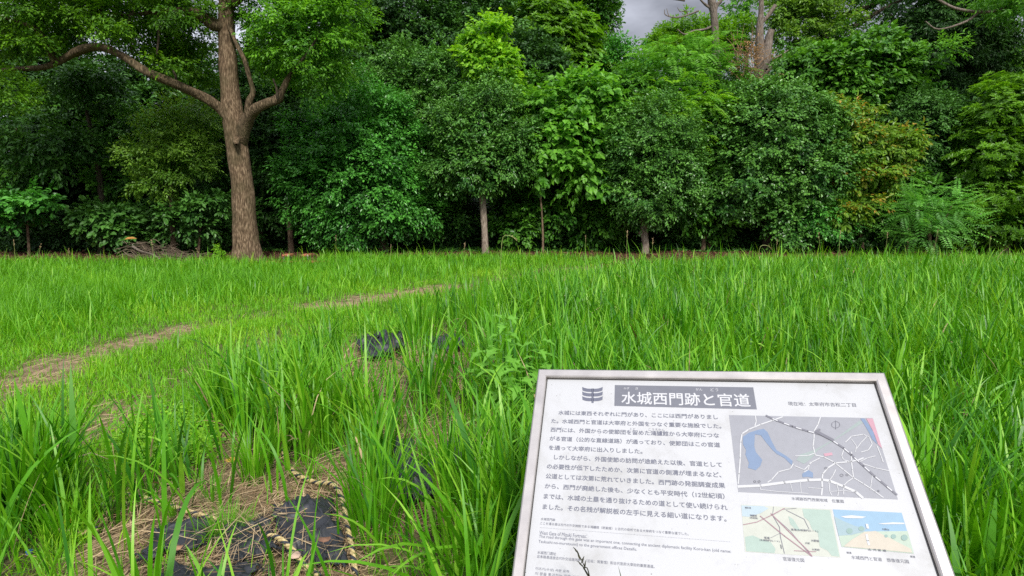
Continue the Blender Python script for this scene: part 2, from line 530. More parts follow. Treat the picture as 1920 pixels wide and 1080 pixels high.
def crown_spray(lobes, per_m2, leaf=.09, ratio=.5, tpl=T_DIA, m=7, twig=.28, tilt=.5, droop=.25, **kw):
    C, O, t0 = crown_points(lobes, per_m2 / m, **kw)
    n = len(C)
    D = unit(O + rng.normal(size=(n, 3)) * .45 - UP * droop)
    Np = unit(UP + O * tilt + rng.normal(size=(n, 3)) * .3)
    Sd = unit(np.cross(Np, D))
    j = np.tile(np.arange(m), n)
    s = (j / (m - 1.0))
    r = lambda a: np.repeat(a, m, 0)
    side = np.where(j % 2, 1.0, -1.0)
    N2 = n * m
    base = r(C) + r(D) * (s * twig)[:, None] + rng.normal(size=(N2, 3)) * .02
    Tn = r(D) * (.35 + .7 * s)[:, None] + r(Sd) * (side * (1 - .6 * s))[:, None] + rng.normal(size=(N2, 3)) * .22 - UP * (.15 + .2 * rng.random(N2))[:, None]
    Nl = r(Np) + rng.normal(size=(N2, 3)) * .33
    L = leaf * (.7 + .6 * rng.random(N2))
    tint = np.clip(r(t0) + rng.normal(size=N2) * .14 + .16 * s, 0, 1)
    return leaves(base, Tn, Nl, L, L * ratio, tint, tpl)
def crown_rosette(lobes, per_m2, leaf=.13, ratio=.3, m=7, **kw):
    C, O, t0 = crown_points(lobes, per_m2 / m, **kw)
    n = len(C)
    ax = unit(O * .9 + UP * .75 + rng.normal(size=(n, 3)) * .25)
    e1 = unit(np.cross(ax, rng.normal(size=(n, 3))))
    e2 = np.cross(ax, e1)
    j = np.tile(np.arange(m), n)
    N2 = n * m
    a = j * 2 * math.pi / m + rng.random(N2) * .5
    r = lambda q: np.repeat(q, m, 0)
    el = .15 + .45 * rng.random(N2)
    rad = r(e1) * np.cos(a)[:, None] + r(e2) * np.sin(a)[:, None]
    Tn = rad + r(ax) * el[:, None]
    Nl = r(ax) - rad * el[:, None] + rng.normal(size=(N2, 3)) * .12
    L = leaf * (.75 + .5 * rng.random(N2))
    tint = np.clip(r(t0) + rng.normal(size=N2) * .12 + .1, 0, 1)
    return leaves(r(C) + rng.normal(size=(N2, 3)) * .008, Tn, Nl, L, L * ratio, tint, T_OVAL)
def fronds(C, D, Ln, tint, pairs=9, leaflet=.13, ratio=.3, droop=.5):
    """compound leaves: a drooping axis with leaflets in pairs"""
    n = len(C)
    D = unit(D)
    Sd = unit(np.cross(D, UP + rng.normal(size=(n, 3)) * .12))
    out = []
    for k in range(pairs):
        s = .18 + .82 * k / (pairs - 1)
        p = C + D * (Ln * s)[:, None] - UP * (droop * Ln * s * s)[:, None]
        ax = unit(D - UP * (2 * droop * s))
        nm = np.cross(Sd, ax)
        nm = nm * np.sign(nm[:, 2:3] + 1e-6)
        sc_ = leaflet * (1 - .45 * abs(s - .45) / .55) * (Ln / Ln.mean())
        for sg in (-1, 1):
            out.append((p, Sd * sg + ax * .45 - UP * .12 + rng.normal(size=(n, 3)) * .08, nm + rng.normal(size=(n, 3)) * .12, sc_, tint))
    Cc, Tt, Nn, Ll, ti = (np.concatenate([o[q] for o in out]) for q in range(5))
    return leaves(Cc, Tt, Nn, Ll * (.85 + .3 * rng.random(len(Ll))), Ll * ratio, np.clip(ti + rng.normal(size=len(Ll)) * .06, 0, 1), T_DIA)
def crown_fronds(lobes, per_m2, length=.55, **kw):
    fk = {k: kw.pop(k) for k in ('pairs', 'leaflet', 'ratio', 'droop') if k in kw}
    C, O, t0 = crown_points(lobes, per_m2, clump=.6, **kw)
    n = len(C)
    D = unit(O * np.array([1, 1, .45]) + rng.normal(size=(n, 3)) * .35 + UP * .22)
    return fronds(C, D, length * (.7 + .6 * rng.random(n)), np.clip(t0 + .15 + rng.normal(size=n) * .12, 0, 1), **fk)

def lobe(px, py, rx, ry, D, depth=None):
    k = M_PX(D)
    return (P(px, py, D), np.array([rx * k, (depth if depth else (rx + ry) / 2 * .85) * (k if not depth else 1), ry * k]))
def put_crown(root, data, mat, name='crown'):
    v, f, t = data
    base = np.array(root.location)
    o = link(name, mesh_from(name, v - base, f, tint=t), mat, root)
    return o
def put_tubes(root, name, lst, mat):
    o = link(name, tubes_mesh(name, lst, np.array(root.location)), mat, root)
    return o
def base_of(px, D):
    x = (px - 960) / F * D * (CP + 0 * SP)
    r = ray(px, 470)
    x = r[0] * D / r[1]
    return np.array([x, D, float(zg(x, D))])

# ------------------------------------------------------------------ the big camphor tree
cb = base_of(463, 16.5)
cam_t = thing('camphor_tree', cb, 'large thick-trunked tree with forking limbs and brown fissured bark at the edge of the grass', 'tree')
D0 = 16.5
q = lambda px, py, dd=0: P(px, py, D0 + dd)
R = lambda wpx: wpx / 2 * M_PX(D0) * .86
tr = tube([cb - [0, 0, .15], q(463, 470), q(460, 430), q(455, 360), q(447, 290), q(440, 230), q(432, 180), q(428, 110), q(424, 40), q(428, -60), q(436, -190)],
          [R(66), R(56), R(50), R(45), R(43), R(45), R(38), R(35), R(31), R(27), R(15)], 32, 7, .06, 1, (.55, 3.2))
put_tubes(cam_t, 'trunk', [tr], MB_CAMPHOR)
knot = tube([q(443, 262, -.30), q(443, 268, -.44), q(443, 271, -.5)], [R(15), R(10), R(5)], 10, 3, .15)
put_tubes(cam_t, 'burr', [knot], MB_CAMPHOR)
put_tubes(cam_t, 'limb', [tube([q(436, 226, .0), q(415, 205, -.1), q(388, 185, -.3), q(330, 158, -.6), q(275, 135, -.8), q(230, 105, -.8), q(190, 88, -.7), q(150, 94, -.6), q(118, 112, -.5), q(80, 126, -.4), q(20, 130, -.2), q(-60, 140), q(-160, 120)],
                               [R(32), R(23), R(19), R(18), R(16), R(14), R(15), R(16), R(13), R(11), R(8), R(6), R(3)], 16, 6, .16, 2)], MB_LIMB)
put_tubes(cam_t, 'limb', [tube([q(105, 118, -.5), q(92, 92, -.55), q(80, 70, -.6), q(62, 52, -.7), q(30, 40, -.8), q(-30, 20, -1)], [R(13), R(14), R(12), R(10), R(7), R(4)], 10, 5, .1, 5)], MB_LIMB)
put_tubes(cam_t, 'limb', [tube([q(449, 292, .02), q(453, 262, -.10), q(460, 235, -.2), q(469, 216, -.32), q(479, 204, -.4), q(500, 194, -.4), q(520, 186, -.3), q(529, 170, -.2), q(545, 140, 0), q(580, 100, .2), q(640, 60, .4)],
                               [R(12), R(26), R(27), R(24), R(22), R(18), R(19), R(14), R(9), R(7), R(4)], 14, 5, .1, 3)], MB_LIMB)
put_tubes(cam_t, 'limb', [tube([q(464, 212, -.4), q(468, 190, -.45), q(474, 172, -.45), q(466, 140, -.5), q(458, 112, -.5), q(444, 84, -.45), q(434, 60, -.3), q(428, 48, -.1)],
                               [R(13), R(14), R(10), R(9), R(9), R(8), R(8), R(8)], 10, 5, .1, 4)], MB_LIMB)
put_tubes(cam_t, 'limb', [tube([q(424, 50), q(400, 46, -.2), q(378, 30, -.3), q(352, 21, -.3), q(300, 22, -.3), q(240, 28, -.2), q(180, 20)], [R(27), R(25), R(20), R(16), R(10), R(7), R(4)], 12, 5, .1, 6)], MB_LIMB)
put_tubes(cam_t, 'limb', [tube([q(428, 10), q(448, 0, -.3), q(460, -14, -.5), q(520, -60, -.8), q(600, -100, -1)], [R(18), R(14), R(12), R(9), R(5)], 10, 4, .1, 7)], MB_LIMB)
twigs = []
for (x0, y0, x1, y1) in ((240, 40, 246, 100), (180, -10, 190, 24), (190, 24, 193, 68), (296, 30, 294, 102), (244, 22, 232, 62), (250, 0, 244, 40), (5, 50, 8, 90), (330, 155, 322, 128), (560, 120, 600, 60), (520, 185, 512, 148), (380, 34, 372, 10)):
    twigs.append(tube([q(x0, y0, -.5), q((x0 + x1) / 2 + 3, (y0 + y1) / 2, -.55), q(x1, y1, -.5)], [R(6), R(5), R(3)], 6, 3))
for tw_ in twigs:
    put_tubes(cam_t, 'twig', [tw_], MB_DARK)
cl = [lobe(90, -40, 130, 70, 16.6, 1.8), lobe(250, -50, 140, 90, 16.8, 1.9), lobe(60, 45, 75, 42, 17.2, .9), lobe(180, 40, 75, 44, 17.3, .9), lobe(290, 75, 70, 55, 17.4, .9),
      lobe(350, 120, 55, 45, 17.6, .7), lobe(420, -80, 160, 55, 17.2, 1.8), lobe(-70, 60, 90, 60, 16.8, 1.3), lobe(20, 190, 42, 24, 15.8, .4), lobe(360, 65, 55, 45, 17.5, .8), lobe(240, 20, 60, 35, 15.6, .5),
      lobe(120, 20, 60, 30, 15.6, .5), lobe(20, 10, 60, 40, 15.6, .6), lobe(320, 10, 50, 28, 15.6, .5), lobe(40, 80, 45, 22, 15.6, .35), lobe(200, 72, 34, 15, 15.5, .25), lobe(320, 130, 22, 12, 15.8, .2), lobe(0, 160, 40, 20, 15.6, .3)]
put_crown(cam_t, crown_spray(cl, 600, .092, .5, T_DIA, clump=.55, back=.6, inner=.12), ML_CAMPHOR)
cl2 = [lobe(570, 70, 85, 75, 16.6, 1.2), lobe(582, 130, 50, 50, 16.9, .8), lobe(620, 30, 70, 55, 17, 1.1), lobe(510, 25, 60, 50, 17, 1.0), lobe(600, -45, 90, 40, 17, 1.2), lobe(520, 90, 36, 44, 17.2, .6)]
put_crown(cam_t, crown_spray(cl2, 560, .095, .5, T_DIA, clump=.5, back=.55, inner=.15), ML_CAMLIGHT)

# ------------------------------------------------------------------ trees and shrubs of the wood's edge
def tree(name, bx, D, label, lobes, mat, kind, args, bark=MB_BROWN, trunk=None, group=None, cat='tree'):
    b = base_of(bx, D)
    t = thing(name, b, label, cat, group)
    fn = {'spray': crown_spray, 'rosette': crown_rosette, 'fronds': crown_fronds}[kind]
    args = dict(args)
    args['per_m2'] *= 1.0 if kind == 'fronds' else 1.55
    if 'leaf' in args:
        args['leaf'] *= 1.15
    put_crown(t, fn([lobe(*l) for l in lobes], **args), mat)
    for k, (pts, rad) in enumerate(trunk or []):
        p = [np.asarray(P(*a) if len(a) == 3 else P(a[0], a[1], D), float) for a in pts]
        if k == 0 or pts[0][1] > 430:
            p = [np.array([p[0][0], p[0][1], zg(p[0][0], p[0][1]) - .1])] + p
            rad = [rad[0] * 1.25] + list(rad)
        put_tubes(t, 'trunk' if k == 0 else 'limb', [tube(p, [w / 2 * M_PX(D) for w in rad], 12, 4, .08, bx)], bark)
    return t

tree('young_camphor', 330, 18.6, 'small pale olive-green tree with rounded crown, left of the thick trunk',
     [(300, 265, 55, 42, 18.4), (345, 300, 48, 50, 18.6), (270, 295, 38, 32, 18.3), (365, 240, 45, 40, 18.8), (350, 210, 45, 28, 18.9), (300, 345, 42, 28, 18.4), (380, 290, 25, 40, 18.7)],
     ML_OLIVE, 'spray', dict(per_m2=330, leaf=.085, clump=.4), trunk=[([(325, 460), (322, 380), (320, 300), (330, 230)], [9, 8, 6, 3])])
tree('camellia_tree', 712, 20, 'broad dark green rounded camellia tree with several thin stems at its foot',
     [(660, 330, 110, 90, 20), (690, 250, 85, 75, 20.2), (600, 350, 58, 70, 19.8), (740, 380, 65, 60, 19.8), (665, 410, 85, 42, 19.8), (735, 290, 60, 70, 20.3), (612, 270, 55, 60, 20.3), (630, 440, 48, 26, 19.9), (780, 400, 32, 34, 19.9)],
     ML_CAMGREEN, 'spray', dict(per_m2=420, leaf=.085, ratio=.55, tpl=T_OVAL, clump=.42, ragged=.22), bark=MB_BROWN,
     trunk=[([(715, 470), (718, 440), (716, 400), (700, 300)], [13, 11, 9, 4]), ([(725, 470), (724, 440), (735, 390)], [9, 8, 5]), ([(704, 465), (700, 440), (690, 400)], [7, 6, 4]), ([(690, 465), (684, 440), (670, 400)], [5, 5, 3])])
tree('camellia_tree', 760, 22, 'tall grey-green camellia tree rising behind the broad dark rounded one',
     [(780, 175, 70, 65, 22), (720, 190, 60, 55, 22), (840, 150, 60, 60, 22.2), (650, 200, 60, 55, 22), (820, 235, 60, 60, 21.8), (750, 130, 60, 40, 22.4), (590, 235, 40, 50, 22)],
     ML_CAMELLIA, 'spray', dict(per_m2=380, leaf=.085, ratio=.55, tpl=T_OVAL, clump=.42), bark=MB_DARK, trunk=[([(770, 462), (772, 380), (775, 250)], [16, 14, 8])])
tree('clipped_tree', 908, 19.5, 'small tree with bare slim straight trunk under a dark round crown',
     [(900, 300, 85, 48, 19.5), (940, 250, 70, 50, 19.7), (860, 260, 55, 48, 19.7), (905, 215, 60, 50, 19.8), (850, 310, 45, 28, 19.4), (955, 305, 42, 34, 19.5), (895, 345, 38, 18, 19.4), (920, 180, 40, 35, 20)],
     ML_CAMELLIA, 'spray', dict(per_m2=400, leaf=.08, ratio=.55, tpl=T_OVAL, clump=.4), bark=MB_PALE,
     trunk=[([(910, 474), (909, 440), (906, 390), (902, 350), (896, 310), (890, 240)], [14, 12, 12, 12, 8, 4]), ([(902, 352), (880, 342), (845, 336), (830, 325)], [6, 5, 4, 2]), ([(902, 345), (915, 310), (935, 270)], [7, 6, 3])])
tree('vine_column', 905, 21, 'pointed yellow-green vine draped over a tree top',
     [(905, 75, 32, 34, 21), (900, 115, 34, 34, 20.9), (935, 150, 38, 30, 20.8), (960, 185, 38, 28, 20.7), (925, 125, 34, 34, 20.9), (980, 215, 40, 26, 20.8)],
     ML_YELLOWG, 'spray', dict(per_m2=330, leaf=.11, ratio=.75, tpl=T_HEART, clump=.38, tilt=1.1), trunk=[([(905, 460), (907, 300), (905, 120)], [6, 5, 3])], cat='vine')
tree('broadleaf_sapling', 1016, 20, 'slender sapling with drooping large pale heart-shaped leaves',
     [(1030, 290, 55, 38, 20), (1090, 320, 55, 38, 19.8), (1060, 255, 65, 36, 20.2), (1120, 290, 40, 36, 19.9), (1140, 225, 40, 55, 20.2), (1075, 200, 60, 40, 20.4), (1020, 215, 38, 50, 20.4), (1095, 170, 58, 34, 20.5), (1010, 330, 30, 20, 19.8), (1110, 350, 34, 20, 19.7)],
     ML_LIGHT, 'spray', dict(per_m2=62, leaf=.155, ratio=.85, tpl=T_HEART, clump=.5, m=6, twig=.4, droop=.4, back=.4, inner=.1, ragged=.6),
     trunk=[([(1018, 445), (1016, 400), (1013, 350), (1020, 290), (1035, 200)], [4, 3.5, 3.5, 3, 2]), ([(1014, 340), (1045, 310), (1090, 290)], [4, 4, 2])])
tree('oval_tree', 1209, 19.5, 'egg-shaped dense dark tree on a short pale trunk',
     [(1222, 340, 70, 66, 19.5), (1228, 270, 70, 62, 19.6), (1218, 385, 46, 34, 19.4), (1180, 300, 42, 50, 19.6), (1270, 310, 42, 60, 19.6), (1235, 225, 48, 36, 19.7), (1188, 362, 30, 36, 19.4)],
     ML_CAMELLIA, 'spray', dict(per_m2=480, leaf=.075, ratio=.55, tpl=T_OVAL, clump=.36, ragged=.18), bark=MB_PALE,
     trunk=[([(1210, 478), (1210, 455), (1208, 420), (1215, 300)], [14, 13, 13, 6]), ([(1208, 445), (1202, 438), (1200, 434)], [8, 8, 7])])
tree('sumac_tree', 1290, 22, 'bright green tree of feathery fronds below the bare grey trunks',
     [(1280, 125, 72, 36, 22), (1325, 112, 36, 28, 22.2), (1240, 140, 46, 30, 22), (1265, 165, 62, 30, 21.8), (1330, 145, 50, 30, 22), (1225, 175, 40, 26, 21.6)],
     ML_LIGHT, 'fronds', dict(per_m2=20, length=.75, leaflet=.17, ratio=.3, pairs=10, inner=.3), trunk=[([(1300, 440), (1305, 300), (1298, 160)], [9, 8, 4])])
tree('sumac_tree', 1300, 20.6, 'low yellow-green spray of feathery fronds between two dark trees',
     [(1270, 185, 62, 28, 20.6), (1310, 200, 45, 30, 20.6), (1250, 215, 42, 22, 20.4), (1300, 240, 38, 24, 20.4)],
     ML_YELLOWG, 'fronds', dict(per_m2=20, length=.62, leaflet=.15, ratio=.3, pairs=10, inner=.3), trunk=[([(1320, 420), (1300, 340), (1285, 220)], [7, 6, 3])])
tree('ivy_mound', 1440, 20.5, 'huge dark ivy-leaved mound with a hanging lobe reaching the ground',
     [(1440, 260, 95, 90, 20.6), (1500, 320, 78, 80, 20.5), (1400, 330, 72, 70, 20.5), (1450, 212, 80, 44, 20.9), (1545, 270, 38, 70, 20.7), (1360, 250, 48, 60, 20.8), (1472, 415, 42, 52, 20.2), (1370, 370, 55, 40, 20.4), (1530, 360, 42, 45, 20.3), (1395, 205, 55, 32, 21), (1430, 380, 45, 34, 20.4)],
     ML_CAMELLIA, 'spray', dict(per_m2=420, leaf=.085, ratio=.65, tpl=T_OVAL, clump=.42, ragged=.25, tilt=.9), bark=MB_DARK, trunk=[([(1440, 455), (1442, 380), (1440, 250)], [20, 16, 8])])
tree('young_leaf_tree', 1610, 20.5, 'tree with yellow and orange young leaves at its branch tips',
     [(1600, 235, 52, 32, 20.6), (1630, 290, 72, 36, 20.5), (1570, 280, 42, 52, 20.5), (1655, 270, 50, 24, 20.5), (1600, 345, 62, 40, 20.4), (1565, 215, 32, 26, 20.7), (1640, 330, 42, 28, 20.4), (1590, 400, 62, 26, 20.2), (1560, 405, 45, 22, 20.2)],
     ML_NEW, 'spray', dict(per_m2=190, leaf=.14, ratio=.42, tpl=T_OVAL, clump=.45, m=7, droop=.55), trunk=[([(1615, 455), (1612, 380), (1605, 260)], [10, 9, 5])])
tree('camellia_tree', 1740, 21.5, 'dark dense dome-shaped tree to the right of the yellow-tipped tree',
     [(1735, 250, 62, 60, 21.4), (1690, 225, 40, 40, 21.6), (1770, 290, 38, 55, 21.4), (1710, 305, 50, 40, 21.3), (1720, 200, 45, 24, 21.6)],
     ML_DARK, 'spray', dict(per_m2=420, leaf=.085, ratio=.55, tpl=T_OVAL, clump=.4, ragged=.2), bark=MB_DARK, trunk=[([(1740, 455), (1738, 350), (1735, 250)], [13, 11, 6])])
tree('whorled_tree', 1880, 19.8, 'tall mid-green tree with leaves in starry whorls at the right of the wood edge',
     [(1870, 230, 70, 55, 20), (1850, 310, 60, 50, 19.8), (1920, 290, 60, 70, 19.8), (1880, 380, 62, 42, 19.6), (1860, 430, 60, 28, 19.5), (1930, 430, 60, 30, 19.5), (1940, 200, 60, 60, 20.2), (1840, 250, 44, 40, 20), (1960, 380, 60, 50, 19.6), (1900, 165, 50, 32, 20.4), (1985, 280, 60, 80, 20)],
     ML_CAMPHOR, 'rosette', dict(per_m2=330, leaf=.12, ratio=.33, clump=.5), trunk=[([(1885, 455), (1884, 380), (1880, 220)], [15, 12, 6])])
tree('broadleaf_climber', 1600, 22.5, 'mass of pale round-leaved creeper over the bushes below the right-hand sky gaps',
     [(1590, 130, 55, 34, 22.4), (1640, 110, 46, 38, 22.6), (1560, 165, 50, 32, 22.3), (1650, 165, 48, 34, 22.4), (1520, 130, 48, 32, 22.6), (1690, 145, 40, 46, 22.6), (1600, 185, 50, 24, 22.2)],
     ML_MID, 'spray', dict(per_m2=210, leaf=.13, ratio=.85, tpl=T_HEART, clump=.45, m=6, tilt=.9), trunk=[([(1600, 455), (1604, 300), (1600, 150)], [9, 8, 4])], cat='climber')
tree('dark_cedar', 1790, 24.5, 'tall very dark conifer-like tree at the top right',
     [(1800, 60, 85, 50, 24.5), (1760, 110, 62, 45, 24.3), (1840, 120, 52, 48, 24.3), (1780, 170, 70, 34, 24.2), (1800, -20, 90, 50, 24.6), (1720, 90, 34, 34, 24.2), (1750, 30, 50, 40, 24.5)],
     ML_DEEP, 'spray', dict(per_m2=330, leaf=.14, ratio=.35, clump=.5, droop=.7, m=8), bark=MB_DARK, trunk=[([(1800, 430), (1800, 200), (1798, 0)], [20, 16, 10])])
tree('layered_shrub', 60, 19.0, 'low shrub with flat bright green leaf layers at the left of the wood edge',
     [(40, 390, 62, 18, 19), (85, 385, 26, 10, 18.8), (15, 412, 32, 10, 18.8), (55, 370, 45, 10, 19.1)], ML_CAMGREEN, 'spray', dict(per_m2=190, leaf=.15, ratio=.6, tpl=T_OVAL, clump=.4, tilt=.15, inner=.0),
     trunk=[([(55, 475), (52, 430), (48, 390)], [5, 4, 3])], cat='shrub')
tree('layered_shrub', 390, 18.4, 'flat-layered green shrub beside the left flank of the thick trunk',
     [(380, 388, 42, 14, 18.4), (345, 402, 30, 14, 18.3), (410, 375, 28, 8, 18.5), (350, 425, 40, 22, 18.4)], ML_DARK, 'spray', dict(per_m2=240, leaf=.13, ratio=.6, tpl=T_OVAL, clump=.36, tilt=.15, inner=.05),
     trunk=[([(372, 475), (375, 430), (378, 395)], [5, 4, 3])], cat='shrub')
tree('layered_tree', 130, 20, 'dark blue-green tree with drooping leaf layers under the long left limb',
     [(150, 150, 55, 18, 19.5), (125, 275, 52, 22, 19.2), (70, 285, 72, 20, 19.5), (110, 310, 38, 16, 19.2), (170, 145, 48, 14, 19.4), (180, 180, 60, 24, 20), (60, 240, 60, 30, 20)],
     ML_DARK, 'spray', dict(per_m2=150, leaf=.14, ratio=.5, tpl=T_OVAL, clump=.42, tilt=.1, inner=.05, droop=.5), bark=MB_DARK, trunk=[([(190, 470), (192, 400), (186, 330), (170, 240), (150, 160)], [12, 11, 10, 7, 4])])
tree('round_leaf_shrub', 190, 19, 'knee-high pale round-leaved shrub behind the heap of dead branches',
     [(185, 425, 32, 22, 19), (215, 415, 30, 18, 19), (170, 405, 22, 22, 19.1), (235, 440, 24, 20, 19)], ML_DARK, 'spray', dict(per_m2=260, leaf=.13, ratio=.85, tpl=T_HEART, clump=.32, tilt=.8, m=6),
     trunk=[([(195, 470), (196, 445), (194, 420)], [4, 4, 3])], cat='shrub')
tree('feathery_bush', 1742, 18.2, 'blue-green bush of fine feathery fronds standing at the edge of the long grass',
     [(1742, 400, 52, 36, 18.2), (1708, 385, 32, 26, 18.1), (1778, 392, 34, 30, 18.2), (1740, 365, 34, 16, 18.3), (1747, 438, 56, 18, 18.1)],
     ML_BLUE, 'fronds', dict(per_m2=19, length=.7, leaflet=.13, ratio=.34, pairs=10, droop=.22, inner=.35, ragged=.6), trunk=[([(1745, 470), (1742, 430), (1740, 380)], [6, 5, 3]), ([(1748, 470), (1765, 425), (1785, 385)], [5, 4, 3])], cat='bush')

for k, (nm, bx, D, lab, lb, mat, kd, ar, tk) in enumerate([
    ('spindly_tree', 835, 21.5, 'thin dark-stemmed tree filling the gap between the broad camellia and the slim-trunked tree', [(830, 260, 38, 60, 21.5), (845, 330, 40, 38, 21.3), (815, 390, 30, 40, 21.2), (850, 420, 40, 26, 21)], ML_CAMELLIA, 'spray', dict(per_m2=230, leaf=.09, ratio=.55, tpl=T_OVAL, clump=.4), [([(838, 460), (832, 380), (836, 260)], [6, 5, 3])]),
    ('spindly_tree', 1000, 21.2, 'thin tree with loose yellow-green sprays behind the slender sapling', [(985, 180, 45, 30, 21.2), (1000, 260, 45, 45, 21.3), (980, 370, 40, 40, 21), (1030, 400, 50, 34, 20.8), (965, 420, 36, 26, 20.6)], ML_MID, 'spray', dict(per_m2=170, leaf=.12, ratio=.6, tpl=T_OVAL, clump=.45), [([(985, 462), (992, 380), (1000, 230)], [5, 4, 3]), ([(992, 380), (1010, 330), (1030, 290)], [3, 3, 2])]),
    ('spindly_tree', 1150, 21.3, 'loose mid-green tree between the slender sapling and the egg-shaped tree', [(1150, 190, 52, 30, 21.4), (1165, 240, 42, 34, 21.2), (1140, 400, 45, 40, 20.9), (1110, 430, 40, 24, 20.6), (1185, 165, 45, 26, 21.4)], ML_MID, 'spray', dict(per_m2=170, leaf=.12, ratio=.6, tpl=T_OVAL, clump=.45), [([(1130, 462), (1140, 380), (1160, 230)], [5, 4, 3])]),
    ('spindly_tree', 1322, 20.8, 'leaning slim tree with scattered yellow-green leaves right of the egg-shaped tree', [(1320, 330, 40, 40, 20.9), (1300, 400, 40, 30, 20.6), (1340, 420, 45, 26, 20.5), (1310, 280, 30, 36, 21)], ML_MID, 'spray', dict(per_m2=150, leaf=.12, ratio=.6, tpl=T_OVAL, clump=.42), [([(1330, 462), (1322, 400), (1308, 360), (1295, 330)], [6, 5, 4, 3])]),
    ('spindly_tree', 1510, 20.2, 'low loose shrub with pale fine leaves right of the hanging ivy lobe', [(1540, 330, 34, 30, 20.1), (1520, 400, 36, 34, 20.0), (1500, 440, 40, 18, 20), (1555, 425, 40, 26, 19.9)], ML_CAMGREEN, 'spray', dict(per_m2=200, leaf=.10, ratio=.5, clump=.4), [([(1518, 462), (1522, 420), (1535, 340)], [4, 4, 2])]),
    ('spindly_tree', 1700, 20.6, 'mid-green shrub filling the space behind the feathery bush', [(1690, 350, 45, 30, 20.6), (1790, 350, 45, 30, 20.6), (1660, 410, 40, 36, 20.2), (1810, 420, 45, 36, 20)], ML_MID, 'spray', dict(per_m2=190, leaf=.12, ratio=.5, tpl=T_OVAL, clump=.42), [([(1700, 462), (1702, 400), (1692, 350)], [5, 4, 2])]),
    ('spindly_tree', 480, 20.8, 'dim leafy tree half hidden behind the thick trunk', [(500, 270, 40, 50, 20.8), (400, 330, 38, 60, 20.6), (510, 380, 32, 50, 20.6), (400, 240, 40, 40, 20.8), (500, 190, 40, 30, 21)], ML_DARK, 'spray', dict(per_m2=200, leaf=.11, ratio=.5, tpl=T_OVAL, clump=.42), [([(490, 465), (492, 380), (498, 270)], [6, 5, 3])]),
    ('spindly_tree', 30, 20.6, 'dim leafy tree under the outer end of the long left limb', [(30, 220, 55, 34, 20.5), (-20, 320, 55, 50, 20.4), (40, 330, 45, 30, 20.4), (220, 330, 40, 44, 20.4), (230, 240, 42, 40, 20.6)], ML_MID, 'spray', dict(per_m2=130, leaf=.12, ratio=.5, tpl=T_OVAL, clump=.42), [([(30, 465), (32, 380), (30, 240)], [6, 5, 3])])]):
    tree(nm, bx, D, lab, lb, mat, kd, ar, MB_BROWN, tk)

# ------------------------------------------------------------------ woodland on the bank behind
def bank_tree(name, cx, w, ty, D, label, mat, args, by=430, n=7, kind='spray', bark=MB_DARK, group='trees of the wood on the bank'):
    r = np.random.default_rng(abs(int(cx * 7 + D * 13)))
    lb = []
    for k in range(n):
        f = (k + .5) / n
        y = ty + w * .45 + (by - ty - w * .6) * f
        x = cx + (r.random() - .5) * w * .9
        s = w * (.42 + .2 * r.random()) * (.8 + .35 * math.sin(math.pi * min(f + .15, 1)))
        lb.append((x, y, s, s * (.62 + .25 * r.random()), D + (r.random() - .5) * 1.2))
    lb.append((cx, ty + w * .32, w * .4, w * .34, D))
    return tree(name, cx, D, label, lb, mat, kind, args, bark, [([(cx, by - 30), (cx + 4, (ty + by) / 2), (cx, ty + w * .4)], [18, 14, 6])], group)
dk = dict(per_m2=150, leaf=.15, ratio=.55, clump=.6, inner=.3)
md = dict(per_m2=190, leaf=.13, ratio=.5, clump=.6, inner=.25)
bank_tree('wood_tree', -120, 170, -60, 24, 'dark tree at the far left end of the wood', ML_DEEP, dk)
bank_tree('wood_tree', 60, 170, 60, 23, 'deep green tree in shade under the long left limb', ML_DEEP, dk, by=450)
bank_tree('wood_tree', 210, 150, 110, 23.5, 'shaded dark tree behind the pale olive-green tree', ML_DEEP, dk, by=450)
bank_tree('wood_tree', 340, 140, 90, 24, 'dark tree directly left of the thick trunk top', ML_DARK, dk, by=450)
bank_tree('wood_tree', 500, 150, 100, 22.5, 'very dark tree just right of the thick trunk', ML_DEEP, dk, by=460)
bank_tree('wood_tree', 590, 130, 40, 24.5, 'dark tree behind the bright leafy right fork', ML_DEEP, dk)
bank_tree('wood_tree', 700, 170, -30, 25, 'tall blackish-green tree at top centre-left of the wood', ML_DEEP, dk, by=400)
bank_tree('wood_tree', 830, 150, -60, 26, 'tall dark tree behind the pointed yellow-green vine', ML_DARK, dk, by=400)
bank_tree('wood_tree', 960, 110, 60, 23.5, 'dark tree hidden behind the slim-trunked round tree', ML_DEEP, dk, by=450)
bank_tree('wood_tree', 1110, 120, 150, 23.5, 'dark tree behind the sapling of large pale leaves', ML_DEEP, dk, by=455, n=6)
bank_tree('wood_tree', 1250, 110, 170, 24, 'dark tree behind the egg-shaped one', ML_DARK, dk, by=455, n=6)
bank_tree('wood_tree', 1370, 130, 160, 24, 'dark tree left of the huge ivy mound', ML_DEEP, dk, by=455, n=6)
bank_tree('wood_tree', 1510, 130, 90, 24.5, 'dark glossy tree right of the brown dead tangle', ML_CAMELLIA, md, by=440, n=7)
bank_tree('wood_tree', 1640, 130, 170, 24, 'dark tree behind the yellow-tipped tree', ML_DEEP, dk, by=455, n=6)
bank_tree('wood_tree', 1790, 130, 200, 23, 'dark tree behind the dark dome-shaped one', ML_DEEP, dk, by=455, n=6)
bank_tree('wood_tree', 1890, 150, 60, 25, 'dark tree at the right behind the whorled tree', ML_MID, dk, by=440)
bank_tree('wood_tree', 2050, 170, -40, 24, 'dark tree at the far right end of the wood', ML_DEEP, dk)
